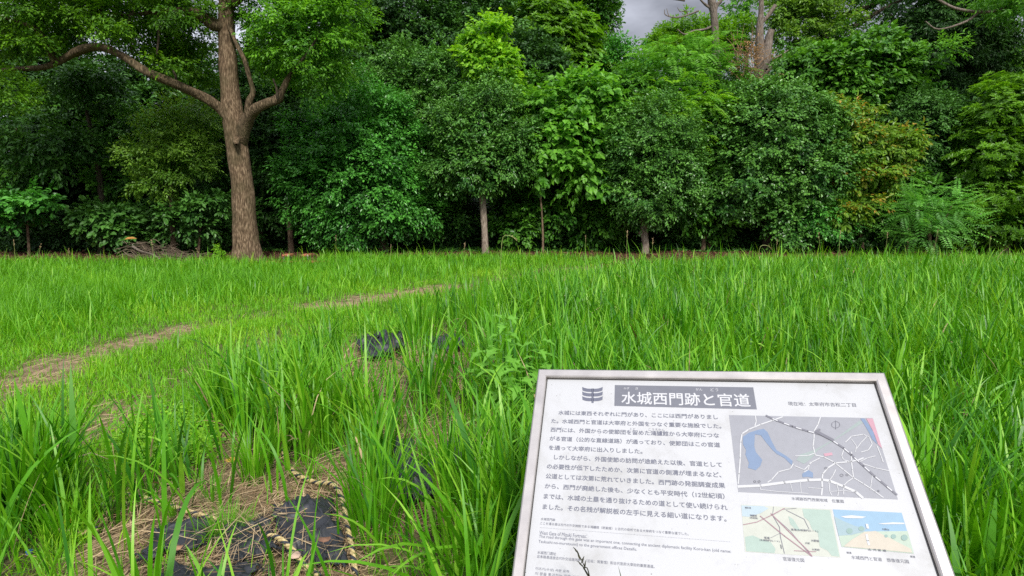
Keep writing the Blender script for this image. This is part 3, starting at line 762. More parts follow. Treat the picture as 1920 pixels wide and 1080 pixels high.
tree('evergreen_oak', 1020, 27, 'big bright evergreen with cloud-like leaf tiers left of the grey sky gap',
     [(1010, 75, 70, 45, 26.6), (1060, 95, 55, 40, 26.5), (960, 100, 52, 40, 26.8), (1030, 40, 62, 32, 27), (1105, 115, 38, 30, 26.6), (985, 140, 62, 34, 26.4), (1090, 60, 34, 28, 27), (1060, 150, 60, 30, 26.5), (940, 60, 40, 30, 27)],
     ML_CAMPHOR, 'rosette', dict(per_m2=300, leaf=.17, ratio=.36, clump=.55), trunk=[([(1020, 400, 27), (1022, 250, 27), (1020, 90, 27)], [22, 18, 8])], bark=MB_DARK)
tree('evergreen_oak', 1040, 30, 'taller dark evergreen behind the bright tiered one, at the left rim of the sky gap',
     [(1000, 0, 95, 52, 30), (1080, 10, 60, 48, 30), (1120, 45, 32, 36, 30), (940, 10, 60, 50, 30), (1060, -50, 95, 50, 30), (1135, 10, 20, 30, 29.5), (1130, 110, 40, 40, 29)],
     ML_MID, 'spray', dict(per_m2=170, leaf=.15, ratio=.5, clump=.6), trunk=[([(1060, 380, 30), (1064, 200, 30), (1060, 20, 30)], [22, 18, 8])], bark=MB_DARK)
tree('evergreen_oak', 1170, 27, 'low rounded green tree whose top closes the bottom of the sky gap',
     [(1160, 125, 42, 36, 27), (1200, 150, 38, 30, 27), (1130, 150, 40, 36, 26.5), (1190, 185, 50, 30, 26), (1150, 190, 45, 30, 26)],
     ML_CAMGREEN, 'spray', dict(per_m2=260, leaf=.12, ratio=.5, clump=.5), trunk=[([(1170, 400, 27), (1170, 250, 27), (1168, 150, 27)], [14, 12, 6])], bark=MB_DARK)
tree('hilltop_tree', 1290, 30, 'dark rounded tree with flat tiers at the foot of the left bare trunk',
     [(1290, 62, 40, 26, 30), (1250, 85, 34, 26, 30), (1325, 75, 34, 30, 30), (1235, 105, 28, 28, 29), (1300, 100, 60, 24, 29), (1262, 70, 24, 20, 30.2), (1365, 85, 40, 32, 29), (1375, 65, 26, 22, 29.5)],
     ML_CAMPHOR, 'spray', dict(per_m2=230, leaf=.13, ratio=.5, clump=.45, tilt=.2), trunk=[([(1290, 360, 30), (1292, 200, 30), (1290, 80, 30)], [14, 12, 6])], bark=MB_DARK)
tree('hilltop_tree', 1395, 31, 'thin airy tree with sky showing through, between the two bare trunks',
     [(1385, 18, 40, 32, 31), (1370, 45, 26, 24, 31), (1400, -20, 48, 30, 31), (1410, 40, 20, 28, 31)],
     ML_LIGHT, 'spray', dict(per_m2=45, leaf=.16, ratio=.55, clump=.5, inner=.15), trunk=[([(1398, 300, 31), (1400, 120, 31), (1390, 20, 31)], [8, 7, 3])], bark=MB_DARK)
tree('hilltop_tree', 1500, 27, 'tree flecked with yellow leaves right of the broken bare trunk',
     [(1490, 40, 45, 40, 27), (1530, 25, 45, 40, 27.2), (1560, 60, 44, 34, 27), (1480, 85, 34, 30, 26.8), (1500, -20, 70, 36, 27.2), (1470, 20, 25, 34, 27)],
     ML_OLIVE, 'spray', dict(per_m2=150, leaf=.13, ratio=.5, clump=.55), trunk=[([(1540, 360, 27), (1560, 120, 27), (1520, 30, 27)], [14, 10, 5])], bark=MB_DARK)
tree('hilltop_tree', 1620, 28, 'open-branched dark tree with slanting boughs across the sky gaps at top right',
     [(1580, 10, 60, 26, 28), (1600, 70, 55, 24, 27.5), (1560, 90, 50, 26, 27), (1650, -25, 90, 26, 28), (1690, 20, 40, 26, 28), (1640, 95, 40, 22, 27)],
     ML_MID, 'spray', dict(per_m2=110, leaf=.14, ratio=.45, clump=.55, tilt=.2), bark=MB_DARK,
     trunk=[([(1530, 320, 28), (1535, 120, 28), (1560, 45, 28), (1620, 15, 28), (1680, -10, 28)], [16, 13, 11, 9, 6]), ([(1545, 60, 28), (1600, 50, 27.8), (1650, 20, 27.6), (1700, -5, 27.6)], [9, 8, 6, 4]), ([(1660, 20, 28), (1690, 55, 27.8), (1705, 80, 27.6)], [7, 5, 3])])
tree('overhanging_tree', 1900, 21, 'yellow-green tree branch hanging in from the top right corner, thin bare twigs below',
     [(1880, -10, 60, 20, 20.8), (1930, 20, 50, 24, 20.6), (1850, 10, 32, 12, 20.8), (1960, -20, 80, 40, 21), (1765, 92, 34, 10, 20.8)],
     ML_LIGHT, 'spray', dict(per_m2=170, leaf=.11, ratio=.4, clump=.4, tilt=.1), bark=MB_GREY,
     trunk=[([(2060, 440, 21.5), (2050, 200, 21.5), (2010, 60, 21.3), (1930, 5, 21), (1860, 22, 20.8), (1800, 18, 20.8), (1760, 0, 20.8), (1700, -40, 20.8)], [22, 18, 13, 6, 5, 5, 4, 3]), ([(1840, 18, 20.8), (1812, 40, 20.8), (1760, 55, 20.8), (1735, 40, 20.8)], [4, 4, 3, 2])])

# ------------------------------------------------------------------ bare trunks on the bank
def bare_tree(px, D, label, tubes_):
    b = base_of(px, D)
    t = thing('dead_tree', b, label, 'dead tree')
    for k, (pts, rad) in enumerate(tubes_):
        p = [P(a[0], a[1], D + (a[2] if len(a) > 2 else 0)) for a in pts]
        put_tubes(t, 'trunk' if k == 0 else 'branch', [tube(p, [w / 2 * M_PX(D) for w in rad], 12, 5, .1, px + k)], MB_GREY)
    return t
bare_tree(1345, 27, 'bare grey trunk with drooping leafless side branches against the grey sky',
          [([(1346, 330), (1344, 150), (1342, 90), (1340, 50), (1338, 20), (1334, 0), (1330, -60)], [22, 17, 13, 12, 13, 14, 9]),
           ([(1340, 20), (1345, 8), (1352, 0), (1360, -30)], [8, 7, 6, 4]), ([(1332, 15), (1322, 8), (1314, 0), (1300, -20)], [5, 4, 3, 3]),
           ([(1337, 48), (1322, 55), (1300, 58), (1288, 64), (1280, 63), (1270, 55)], [4, 4, 3, 3, 2.5, 2]), ([(1310, 20), (1290, 28), (1268, 33), (1248, 28), (1246, 18)], [3, 2.5, 2.5, 1.6, 1]),
           ([(1290, 28), (1286, 20), (1276, 22), (1270, 14)], [2, 1.6, 1.4, 1]), ([(1268, 33), (1255, 30), (1250, 16)], [1.6, 1.4, 1]), ([(1284, 1), (1262, -2), (1240, -6)], [4, 3, 2])])
dt = bare_tree(1432, 22.5, 'bare broken trunk with sawn pale stub rising from a rusty dead tangle',
          [([(1420, 340), (1424, 170), (1425, 110), (1424, 60), (1427, 20), (1428, -50)], [26, 20, 17, 13, 9, 6]),
           ([(1430, 130), (1438, 95), (1442, 70), (1446, 56)], [22, 17, 13, 11]), ([(1427, 44), (1438, 32), (1448, 18), (1454, 10)], [6, 7, 7, 7]),
           ([(1412, 150, -.3), (1425, 135, -.4), (1436, 116, -.5), (1442, 108, -.5)], [9, 11, 12, 12]), ([(1436, 138, -.3), (1448, 124, -.4), (1456, 116, -.4)], [5, 5, 4]), ([(1450, 110), (1466, 102), (1478, 94)], [3, 2.5, 2])])
# rusty tangle of dead ivy stems round it
tang = thing('dead_ivy', P(1415, 150, 21.6), 'rusty brown tangle of dead ivy stems at the foot of the broken trunk', 'dead ivy')
tl = []
for k in range(90):
    a = P(1400 + random.uniform(-22, 22), 130 + random.uniform(-34, 24), 21.6 + random.uniform(-.5, .4))
    d = np.array([random.gauss(0, .4), random.gauss(0, .3), random.gauss(.25, .4)])
    tl.append(tube([a, a + d * .5 + [0, 0, random.gauss(0, .08)], a + d], [.010, .008, .004], 4, 3))
put_tubes(tang, 'stems', tl, ML_RUST if False else noise_mat('dead_ivy_bark', (.13, .07, .035), (.34, .2, .11), 8))
put_crown(tang, crown_spray([lobe(1400, 118, 30, 28, 21.6), lobe(1390, 98, 22, 16, 21.7), lobe(1440, 140, 20, 18, 21.6)], 160, .08, .45, clump=.35, inner=.1), ML_RUST, 'dry_leaves')

# ------------------------------------------------------------------ understorey and litter
def undergrowth():
    n = 60000
    x = rng.uniform(-24, 24, n)
    y = 20.5 + rng.random(n) ** 1.3 * 9
    h = (.08 + .55 * rng.random(n) ** 2) * smooth(20.3, 22.5, y) * (.5 + .6 * (vnoise(x, y, .8, 5) + .5))
    C = np.column_stack([x, y, zg(x, y) + np.maximum(h, .03)])
    O = rng.normal(size=(n, 3)) * [1, 1, .25] + [0, -.4, 0]
    L = .11 + .08 * rng.random(n)
    v, f, t = leaves(C, O, UP + rng.normal(size=(n, 3)) * .45, L, L * .65, rng.random(n), T_OVAL)
    o = link('undergrowth', mesh_from('undergrowth', v, f, tint=t), ML_DARK)
    o['kind'] = 'stuff'
    n = 22000
    x = rng.uniform(-20, 20, n)
    y = rng.uniform(15.2, 23, n)
    C = np.column_stack([x, y, zg(x, y) + .008 + .03 * rng.random(n)])
    L = .06 + .06 * rng.random(n)
    v, f, t = leaves(C, rng.normal(size=(n, 3)) * [1, 1, .15], UP + rng.normal(size=(n, 3)) * .35, L, L * .55, rng.random(n), T_DIA)
    o = link('fallen_leaves', mesh_from('fallen_leaves', v, f, tint=t), ML_LITTER)
    o['kind'] = 'stuff'
undergrowth()
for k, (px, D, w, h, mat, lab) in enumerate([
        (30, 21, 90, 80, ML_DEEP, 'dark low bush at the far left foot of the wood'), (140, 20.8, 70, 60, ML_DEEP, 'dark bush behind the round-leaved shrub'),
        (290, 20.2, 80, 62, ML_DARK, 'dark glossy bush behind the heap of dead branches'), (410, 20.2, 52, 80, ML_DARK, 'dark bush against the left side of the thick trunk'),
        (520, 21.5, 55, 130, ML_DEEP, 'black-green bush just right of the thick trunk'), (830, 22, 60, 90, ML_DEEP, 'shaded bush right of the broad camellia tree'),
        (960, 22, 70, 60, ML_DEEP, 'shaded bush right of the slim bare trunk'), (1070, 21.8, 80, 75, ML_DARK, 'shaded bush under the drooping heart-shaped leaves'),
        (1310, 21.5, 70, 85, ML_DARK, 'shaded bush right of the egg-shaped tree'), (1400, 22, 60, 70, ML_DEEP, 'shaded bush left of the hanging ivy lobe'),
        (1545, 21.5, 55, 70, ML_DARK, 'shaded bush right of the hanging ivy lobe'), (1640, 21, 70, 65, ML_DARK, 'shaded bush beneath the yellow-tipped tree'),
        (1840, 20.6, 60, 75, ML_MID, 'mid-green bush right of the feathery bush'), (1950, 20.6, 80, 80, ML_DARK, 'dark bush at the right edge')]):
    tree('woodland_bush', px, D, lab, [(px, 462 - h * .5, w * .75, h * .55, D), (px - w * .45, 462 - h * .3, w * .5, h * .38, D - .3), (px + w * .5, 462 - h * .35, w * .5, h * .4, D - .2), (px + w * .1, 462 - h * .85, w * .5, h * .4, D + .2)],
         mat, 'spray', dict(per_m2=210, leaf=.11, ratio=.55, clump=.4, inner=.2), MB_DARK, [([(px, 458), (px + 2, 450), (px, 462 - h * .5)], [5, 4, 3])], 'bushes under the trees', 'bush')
# slim trunk seen right of the thick one
t_ = thing('slim_trunk', base_of(545, 20), 'slim short brown tree trunk standing in shade behind the red-topped stools', 'tree')
put_tubes(t_, 'trunk', [tube([base_of(546, 20) - [0, 0, .1], P(546, 468, 20), P(544, 430, 20), P(540, 380, 20), P(545, 250, 20)], [.14, .105, .095, .09, .05], 10, 4, .08, 3)], MB_BROWN)
put_crown(t_, crown_spray([lobe(545, 330, 45, 60, 20.4), lobe(520, 260, 50, 60, 20.6), lobe(560, 390, 30, 30, 20.6)], 240, .11, .5, clump=.4), ML_DEEP)

# ------------------------------------------------------------------ heap of dead branches, sapling, stools
hb = base_of(250, 17.5)
heap = thing('brush_heap', hb, 'heap of dead grey-brown branches and twigs at the field edge left of the thick trunk', 'brush heap')
tl = []
for k in range(240):
    c = P(258 + random.gauss(0, 34), 0, 17.5)[0]
    y = 17.5 + random.gauss(0, .5)
    z = abs(random.gauss(0, .28)) * max(0.15, 1 - abs(c - hb[0]) / 1.6)
    a = np.array([c, y, .02 + z * 1.1])
    th = random.gauss(0, .8)
    d = np.array([math.cos(th) * random.choice((-1, 1)), random.gauss(0, .6), random.gauss(0, .25)]) * random.uniform(.25, .8)
    tl.append(tube([a - d * .5, a + [0, 0, random.gauss(.03, .04)], a + d * .5], [.011, .008, .004], 4, 2))
put_tubes(heap, 'twigs', tl, noise_mat('twig_bark', (.06, .042, .028), (.2, .15, .10), 6))
put_tubes(heap, 'branch', [tube([P(249, 462, 17.0), P(262, 470, 16.9), P(285, 477, 16.8), P(302, 487, 16.6)], [.045, .035, .03, .02], 8, 4, .15, 2)], MB_GREY)
lf = thing('dead_leaf', P(244, 445, 17.2), 'single long orange leaf resting above the heap of dead branches', 'leaf')
v, f, t = leaves(np.array([P(233, 449, 17.2)]), np.array([[1, 0, .18]]), np.array([[0, -.6, 1.0]]), np.array([.37]), np.array([.11]), np.array([.8]), T_OVAL)
put_crown(lf, (v, f, t), leaf_mat('orange_leaf', (.4, .16, .03), (.5, .24, .05), .5, .2), 'blade')
put_tubes(lf, 'stalk', [tube([P(233, 449, 17.2), P(230, 456, 17.25), P(236, 470, 17.4)], [.006, .006, .008], 5, 3)], MB_DARK)
M_RED = noise_mat('red_brown_wood', (.26, .07, .035), (.48, .17, .09), 9, .7, .3, (1, 8, 8))
M_CONC = noise_mat('end_grain', (.4, .28, .24), (.55, .42, .38), 9, .8)
M_STEEL = noise_mat('dull_steel', (.12, .12, .12), (.25, .25, .25), 9, .5, metal=.5)
for k, (px, lab) in enumerate([(540, 'low stool with red-brown wooden top, the one nearer the thick trunk'), (576, 'low stool with red-brown wooden top, the one farther from the thick trunk')]):
    c = P(px, 478, 16.6)
    st = thing('stool', (c[0], c[1], 0), lab, 'stool', 'low red-brown stools')
    Bg = Bag()
    Bg.box((c[0], c[1], c[2]), (.21, .34, .055))
    Bg.link('seat', M_RED, st, st.location, bevel=.006)
    Bg = Bag()
    Bg.box((c[0] + .075, c[1] - .176, c[2]), (.06, .008, .05))
    Bg.link('end_cap', M_CONC, st, st.location)
    for s in (-1, 1):
        Bg = Bag()
        Bg.box((c[0] + s * .065, c[1] - .05, (c[2] - .03) / 2), (.03, .2, c[2] - .03))
        Bg.link('leg', M_STEEL, st, st.location)
c = P(558, 491, 15.6)
bb = thing('low_beam', (c[0], c[1], 0), 'long low red-brown wooden beam lying in the grass right of the thick trunk', 'beam')
Bg = Bag()
Bg.box(c, (1.72, .1, .06))
Bg.link('plank', M_RED, bb, bb.location, bevel=.008)
for s in (-.7, 0, .7):
    Bg = Bag()
    Bg.box((c[0] + s, c[1], (c[2] - .03) / 2), (.08, .08, c[2] - .03))
    Bg.link('foot', M_STEEL, bb, bb.location)
tree('yellow_sapling', 411, 15.8, 'tiny yellow-green leafy seedling at the left foot of the thick trunk', [(411, 478, 7, 12, 15.8), (411, 472, 5, 6, 15.8), (413, 487, 9, 7, 15.8)], ML_YELLOWG, 'spray', dict(per_m2=900, leaf=.05, ratio=.6, clump=.12, m=4, twig=.05),
     trunk=[([(411, 492), (411, 485), (411, 475)], [1.5, 1.2, 1])], cat='seedling')

# ------------------------------------------------------------------ grass
def blades(bx, by, bz, L, W, yaw, lean, bend, tint, seg, base_tint=None):
    """ribbons that rise, lean and arch over; yaw = direction of leaning"""
    n = len(bx)
    s = np.linspace(0, 1, seg + 1)[None]
    ang0 = lean[:, None]
    ang = ang0 + bend[:, None] * s ** 1.6                # angle from vertical along the blade
    ds = L[:, None] / seg
    hx = np.concatenate([np.zeros((n, 1)), np.cumsum(np.sin(ang[:, :-1] + (ang[:, 1:] - ang[:, :-1]) / 2) * ds, 1)], 1)
    hz = np.concatenate([np.zeros((n, 1)), np.cumsum(np.cos(ang[:, :-1] + (ang[:, 1:] - ang[:, :-1]) / 2) * ds, 1)], 1)
    cx, sx = np.cos(yaw)[:, None], np.sin(yaw)[:, None]
    x = bx[:, None] + hx * cx
    y = by[:, None] + hx * sx
    z = np.maximum(bz[:, None] + hz, bz[:, None] + .004)
    tw = (rng.normal(size=n) * .5)[:, None] + (rng.normal(size=n) * .35)[:, None] * s
    wx, wy = -sx * np.cos(tw), cx * np.cos(tw)
    wz = np.sin(tw) * .8
    prof = np.minimum(1, .55 + 1.6 * s) * np.clip(1 - s ** 2.2, 0, 1) ** .8 + .02
    hw = W[:, None] / 2 * prof
    v = np.empty((n, seg + 1, 2, 3), np.float32)
    for k, sg in enumerate((-1, 1)):
        v[:, :, k, 0], v[:, :, k, 1], v[:, :, k, 2] = x + sg * hw * wx, y + sg * hw * wy, z + sg * hw * wz
    b = np.arange(n)[:, None] * (seg + 1) * 2 + np.arange(seg)[None] * 2
    f = np.stack([b, b + 1, b + 3, b + 2], -1).reshape(-1, 4)
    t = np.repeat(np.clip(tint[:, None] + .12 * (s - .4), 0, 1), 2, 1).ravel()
    return v.reshape(-1, 3), f, t
def grass_obj(name, parts, mat):
    vs, fs, ts, b = [], [], [], 0
    for v, f, t in parts:
        vs.append(v)
        fs.append(f + b)
        ts.append(t)
        b += len(v)
    o = link(name, mesh_from(name, np.vstack(vs), np.vstack(fs), tint=np.concatenate(ts), smooth_=True), mat)
    o['kind'] = 'stuff'
    return o
TALL_PX = [-300, 0, 150, 250, 330, 420, 520, 640, 760, 870, 1000, 1130, 1300, 1900, 2600]
TALL_PY = [1250, 1150, 1080, 890, 815, 765, 725, 668, 628, 592, 552, 528, 508, 490, 488]
BO = np.array([0.09543052, 1.97307978, 1.0663653])
def field(x, y):
    px, py = proj(x, np.maximum(y, .9))
    tall = smooth(-14, 26, py - np.interp(px, TALL_PX, TALL_PY) + 10 * np.sin(px / 31.))
    left = smooth(60, -20, px - 95 + 25 * np.sin(py / 40)) * smooth(880, 930, py)     # coarse clump at bottom left
    tall = np.maximum(tall, left)
    pf, dist = path_field(x, y)
    st = np.where(y > 1.3, straw_field(px, py), 0)
    edge_far = np.where(px < 1150, 15.4, 15.4 + (px - 1150) / 750 * 4.2)
    edge_far = np.where((px > 600) & (px < 1150), 17.2, edge_far) + .6 * vnoise(x, y * 0, .9, 2) + .7 * vnoise(x, y, 2.3, 6)
    far = 1 - smooth(edge_far - 1.0, edge_far + 1.2, y)
    return px, py, tall, pf, dist, st, far
def sample(n, ymin, ymax, power):
    u = rng.random(n)
    e = 1 - power
    y = (ymin ** e + u * (ymax ** e - ymin ** e)) ** (1 / e)
    x = rng.uniform(-1, 1, n) * (1.02 * y + 1.4)
    return x, y
parts = []
# tall coarse grass
x, y = sample(105000, 1.0, 20.5, .45)
cid = np.round(np.column_stack([x, y]) / .17).astype(int)          # pull blades together into tufts
h1 = ((cid[:, 0] * 73856093) ^ (cid[:, 1] * 19349663)) % 1000 / 1000.
h2 = ((cid[:, 0] * 83492791) ^ (cid[:, 1] * 297657976)) % 1000 / 1000.
tx, ty = (cid[:, 0] + h1 - .5) * .17, (cid[:, 1] + h2 - .5) * .17
x, y = x + (tx - x) * .45, y + (ty - y) * .45
px, py, tall, pf, dist, st, far = field(x, y)
clov = 1 - smooth(.8, 1.15, np.hypot((px - 310) / 120, (py - 838) / 72))
weed = ((px > 885) & (px < 1035) & (py > 735) & (py < 930))
dens = tall * (1 - .8 * clov) * (1 - .75 * weed) * (1 - .97 * st) * (1 - pf) * far * (1 - .95 * smooth(2.75, 2.45, y) * smooth(900, 800, px)) * (1 - .55 * ((px > 640) & (px < 900) & (py > 640)))
near_cam = (np.hypot(x, y) < 1.25)
boardx = (x > -.05) & (x < 1.35) & (y > .9) & (y < 2.15)
keep = (rng.random(len(x)) < dens) & ~near_cam
x, y, px, py, st, h1, boardx, tx, ty = (a[keep] for a in (x, y, px, py, st, h1, boardx, tx, ty))
n = len(x)
H = (.58 + .10 * vnoise(x, y, 1.1, 2) + .09 * vnoise(x, y, .45, 5) + .14 * (h1 - .5)) * (1 - .45 * smooth(9, 16, y)) * (.55 + .6 * rng.random(n) ** .7) * (1 + .5 * (rng.random(n) < .05) * smooth(7, 12, y))
H = np.where(st > .2, H * .85, H)
H = np.where(boardx, np.minimum(H, .36), H)
yaw = np.where(rng.random(n) < .6, np.arctan2(y - ty, x - tx), rng.uniform(-3.15, 3.15, n)) + rng.normal(size=n) * .4
lean = np.abs(rng.normal(size=n)) * .16 + .03
bend = np.abs(rng.normal(size=n)) * .55 + .12 + (rng.random(n) < .14) * rng.random(n) * 1.5
W = (.0105 + .014 * rng.random(n) ** 1.5) * (1 + .04 * np.maximum(y - 3, 0)) * np.where(H > .5, 1.1, .9)
tint = .40 + .2 * vnoise(x, y, .8, 9) + .28 * (h1 - .5) + rng.normal(size=n) * .2
q1 = rng.random(n)
tint = np.clip(np.where(q1 < .07, .95, np.where(q1 > .9, .03, tint)), 0, 1)
wide = rng.random(n) < .12
z = zg(x, y)
W = np.where(wide, W * 1.7, W)
H = np.where(wide & ~boardx, H * 1.12, H)
bend = np.where(wide, bend + .5 * rng.random(n), bend)
for lo, hi, sg in ((0, 5, 8), (5, 10, 5), (10, 30, 4)):
    k = (y >= lo) & (y < hi)
    parts.append(blades(x[k], y[k], z[k], H[k] * 1.12, W[k], yaw[k], lean[k], bend[k], tint[k], sg))
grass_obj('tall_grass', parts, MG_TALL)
k = rng.random(n) < .045
grass_obj('dry_blades', [blades(x[k] + .02, y[k], z[k], H[k] * (.5 + .6 * rng.random(k.sum())), W[k] * .7, yaw[k] + 1, lean[k] * 1.5, bend[k] * 1.6, rng.random(k.sum()) * .9, 5)], MG_STRAW)
# short fine grass along the path and over the left field
parts = []
x, y = sample(400000, 1.6, 17.5, .62)
px, py, tall, pf, dist, st, far = field(x, y)
dens = (1 - .8 * tall) * (1 - .9 * pf) * (1 - .93 * st) * far
keep = (rng.random(len(x)) < dens) & (np.hypot(x, y) > 1.4)
x, y, px, py, dist = (a[keep] for a in (x, y, px, py, dist))
n = len(x)
beyond = smooth(5, -25, py - np.interp(px, [-300, 0, 250, 480, 840, 1200], [700, 655, 590, 562, 520, 496]))
H = (.13 + .05 * vnoise(x, y, 1.6, 4) + .20 * beyond * (1 - .35 * smooth(9, 15, y))) * (.55 + .7 * rng.random(n)) * (.65 + .35 * smooth(.1, .9, dist))
H = np.where(rng.random(n) < .02, H * 1.7, H)
W = (.004 + .004 * rng.random(n)) * (1 + .11 * np.maximum(y - 3, 0))
yaw = rng.uniform(-3.15, 3.15, n)
lean = np.abs(rng.normal(size=n)) * .3 + .05
bend = np.abs(rng.normal(size=n)) * .6 + .15
tint = np.clip(.45 - .22 * beyond + .2 * vnoise(x, y, .7, 6) + rng.normal(size=n) * .17, 0, 1)
z = zg(x, y)
for lo, hi, sg in ((0, 6, 4), (6, 30, 3)):
    k = (y >= lo) & (y < hi)
    parts.append(blades(x[k], y[k], z[k], H[k] * 1.15, W[k], yaw[k], lean[k], bend[k], tint[k], sg))
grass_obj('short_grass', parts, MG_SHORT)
# coarse arching blades scattered through the left field
x, y = sample(16000, 4, 17.5, .2)
px, py, tall, pf, dist, st, far = field(x, y)
keep = (rng.random(len(x)) < (1 - tall) * (1 - pf) * far * smooth(.5, 1.3, dist)) 
x, y = x[keep], y[keep]
n = len(x)
grass_obj('coarse_grass', [blades(x, y, zg(x, y), .24 + .26 * rng.random(n), (.009 + .008 * rng.random(n)) * (1 + .06 * y), rng.uniform(-3.15, 3.15, n), np.abs(rng.normal(size=n)) * .25, .3 + np.abs(rng.normal(size=n)) * .6, np.clip(.5 + rng.normal(size=n) * .25, 0, 1), 4)], MG_TALL)
# taller blades and stems standing up along the far edge of the field
n = 1500
x = rng.uniform(-19, 21, n)
px_ = 960 + F * x / 16.5
y = np.where(px_ < 1150, 15.0, 15.0 + (px_ - 1150) / 750 * 4.0) - .3 + rng.normal(size=n) * .9
y = np.where((px_ > 600) & (px_ < 1150), y + 1.6, y)
k = vnoise(x, y * 0, 1.7, 3) + .5 * vnoise(x, y, 4.1, 1) > -.1
k &= np.hypot(x + 7.6, y - 16.5) > 2.0
x, y = x[k], y[k]
n = len(x)
grass_obj('edge_grass', [blades(x, y, zg(x, y), .22 + .42 * rng.random(n) ** 1.6, .012 + .012 * rng.random(n), rng.uniform(-3.15, 3.15, n), np.abs(rng.normal(size=n)) * .25, .2 + np.abs(rng.normal(size=n)) * .5, np.clip(.55 + rng.normal(size=n) * .3, 0, 1), 5)], MG_SHORT)
# dry straw lying on the bare patches and the path
x, y = sample(130000, 1.9, 13, .7)
px, py, tall, pf, dist, st, far = field(x, y)
keep = rng.random(len(x)) < np.maximum(st, .5 * pf) + .02
x, y = x[keep], y[keep]
n = len(x)
yw = rng.uniform(-3.15, 3.15, n) * .6 + .4 * vnoise(x, y, 1.5, 8) * 3
grass_obj('dry_straw', [blades(x, y, zg(x, y) + .006 + .035 * rng.random(n), .08 + .2 * rng.random(n) ** 1.5, (.0022 + .003 * rng.random(n)) * (1 + .05 * y), yw, 1.25 + .3 * rng.random(n), .15 + rng.random(n) * .35, rng.random(n), 3)], MG_STRAW)

n = 200
sx_ = np.concatenate([rng.normal(565, 70, n), rng.normal(420, 90, n), rng.normal(715, 45, 90)])
sy_ = np.concatenate([rng.normal(1010, 45, n), rng.normal(1030, 40, n), rng.normal(662, 18, 90)])
sp_ = np.array([G(a, b)[:2] for a, b in zip(sx_, sy_)])
m = len(sp_)
grass_obj('loose_straw', [blades(sp_[:, 0], sp_[:, 1], .03 + .09 * rng.random(m), .06 + .2 * rng.random(m), .0022 + .003 * rng.random(m), rng.uniform(-3.15, 3.15, m), 1.35 + .3 * rng.random(m), rng.random(m) * .3, rng.random(m), 3)], MG_STRAW)

# ------------------------------------------------------------------ single grass plants of the foreground
def tuft(name, px, py, n, h, w, lean, bend, mat, label, spread=.05, tnt=.5, group=None, cat='grass tuft'):
    b = G(px, py)
    o = thing(name, b, label, cat, group)
    a = rng.uniform(0, 6.283, n)
    r = spread * np.sqrt(rng.random(n))
    hh = h * (.55 + .5 * rng.random(n))
    v, f, t = blades(r * np.cos(a), r * np.sin(a), np.zeros(n), hh, w * (.7 + .5 * rng.random(n)), a + rng.normal(size=n) * .5, lean * rng.random(n), bend * (.3 + rng.random(n)), np.clip(tnt + rng.normal(size=n) * .15, 0, 1), 8)
    link('blades', mesh_from('blades', v, f, tint=t, smooth_=True), mat, o)
    return o
tuft('grass_tuft', 425, 1018, 260, .22, .004, .8, .7, MG_SHORT, 'low fine-bladed grass tuft between two torn black sacks', .05, .25)
tuft('grass_tuft', 478, 905, 110, .42, .010, .35, .7, MG_TALL, 'upright bright grass tuft growing out of the straw above the ropes', .07, .6)
tuft('grass_tuft', 55, 985, 80, .74, .030, .4, .6, MG_TALL, 'coarse broad-bladed grass clump at the bottom left corner', .14, .4)
tuft('grass_tuft', 130, 1010, 36, .42, .016, .5, .9, MG_TALL, 'broad-bladed grass clump leaning over the straw at bottom left', .10, .55)
tuft('grass_tuft', 260, 1190, 11, .60, .034, .55, .6, MG_TALL, 'few very broad tall blades rising from the bottom edge at left', .12, .5)
tuft('grass_tuft', 400, 1170, 8, .42, .020, .7, .9, MG_TALL, 'few arching broad blades over the torn cloth at the bottom edge', .10, .55)
tuft('grass_tuft', 700, 1010, 80, .66, .014, .3, .8, MG_TALL, 'tall dark grass clump between the large black sack and the board', .12, .4)
tuft('grass_tuft', 660, 800, 110, .72, .013, .35, .8, MG_TALL, 'tall arching grass clump above the twisted rope', .14, .4)
tuft('grass_tuft', 430, 790, 80, .62, .013, .45, .9, MG_TALL, 'tall arching grass clump nearest the trodden path', .16, .5)
tuft('grass_tuft', 880, 960, 110, .62, .012, .3, .7, MG_TALL, 'dense tall grass clump just left of the board', .16, .45)
tuft('grass_tuft', 398, 948, 40, .24, .007, .5, .8, MG_TALL, 'small green tuft in the straw beside the straight rope', .04, .5)
tuft('grass_tuft', 585, 905, 30, .22, .007, .5, .8, MG_TALL, 'small green tuft in the straw touching the long curving rope', .04, .5)
tuft('grass_tuft', 330, 975, 26, .26, .009, .6, .9, MG_TALL, 'small spreading tuft above the flattened sack at left', .04, .6)
tuft('grass_tuft', 545, 985, 14, .16, .005, .7, .8, MG_SHORT, 'few short yellowish blades at the upper rim of the large torn sack', .03, .6)
tuft('grass_tuft', 905, 640, 90, 1.0, .016, .22, .45, MG_TALL, 'tallest grass tuft of mid-field, its tips reaching the wood edge left of the board', .22, .5)
tuft('grass_tuft', 968, 612, 70, .95, .016, .22, .5, MG_TALL, 'tall grass tuft behind the jagged-leaved weeds, reaching up to the trees', .22, .45)
tuft('grass_tuft', 790, 650, 60, .78, .014, .25, .5, MG_TALL, 'tall loose grass tuft right of the crumpled mid-field sack', .18, .45)
tuft('grass_tuft', 1860, 700, 90, .80, .016, .3, .7, MG_TALL, 'tall leaning grass tuft at the right edge of the picture', .2, .55)
tuft('grass_tuft', 1500, 600, 70, .82, .017, .28, .6, MG_TALL, 'tall grass tuft standing in the field behind the right half of the board', .24, .55)
tuft('rosette_weed', 208, 965, 26, .16, .020, 1.0, .8, leaf_mat('weed_grey', (.08, .17, .05), (.2, .32, .13), .5, .25), 'grey-green rosette weed on the straw left of the rope', .02, .5, cat='weed')

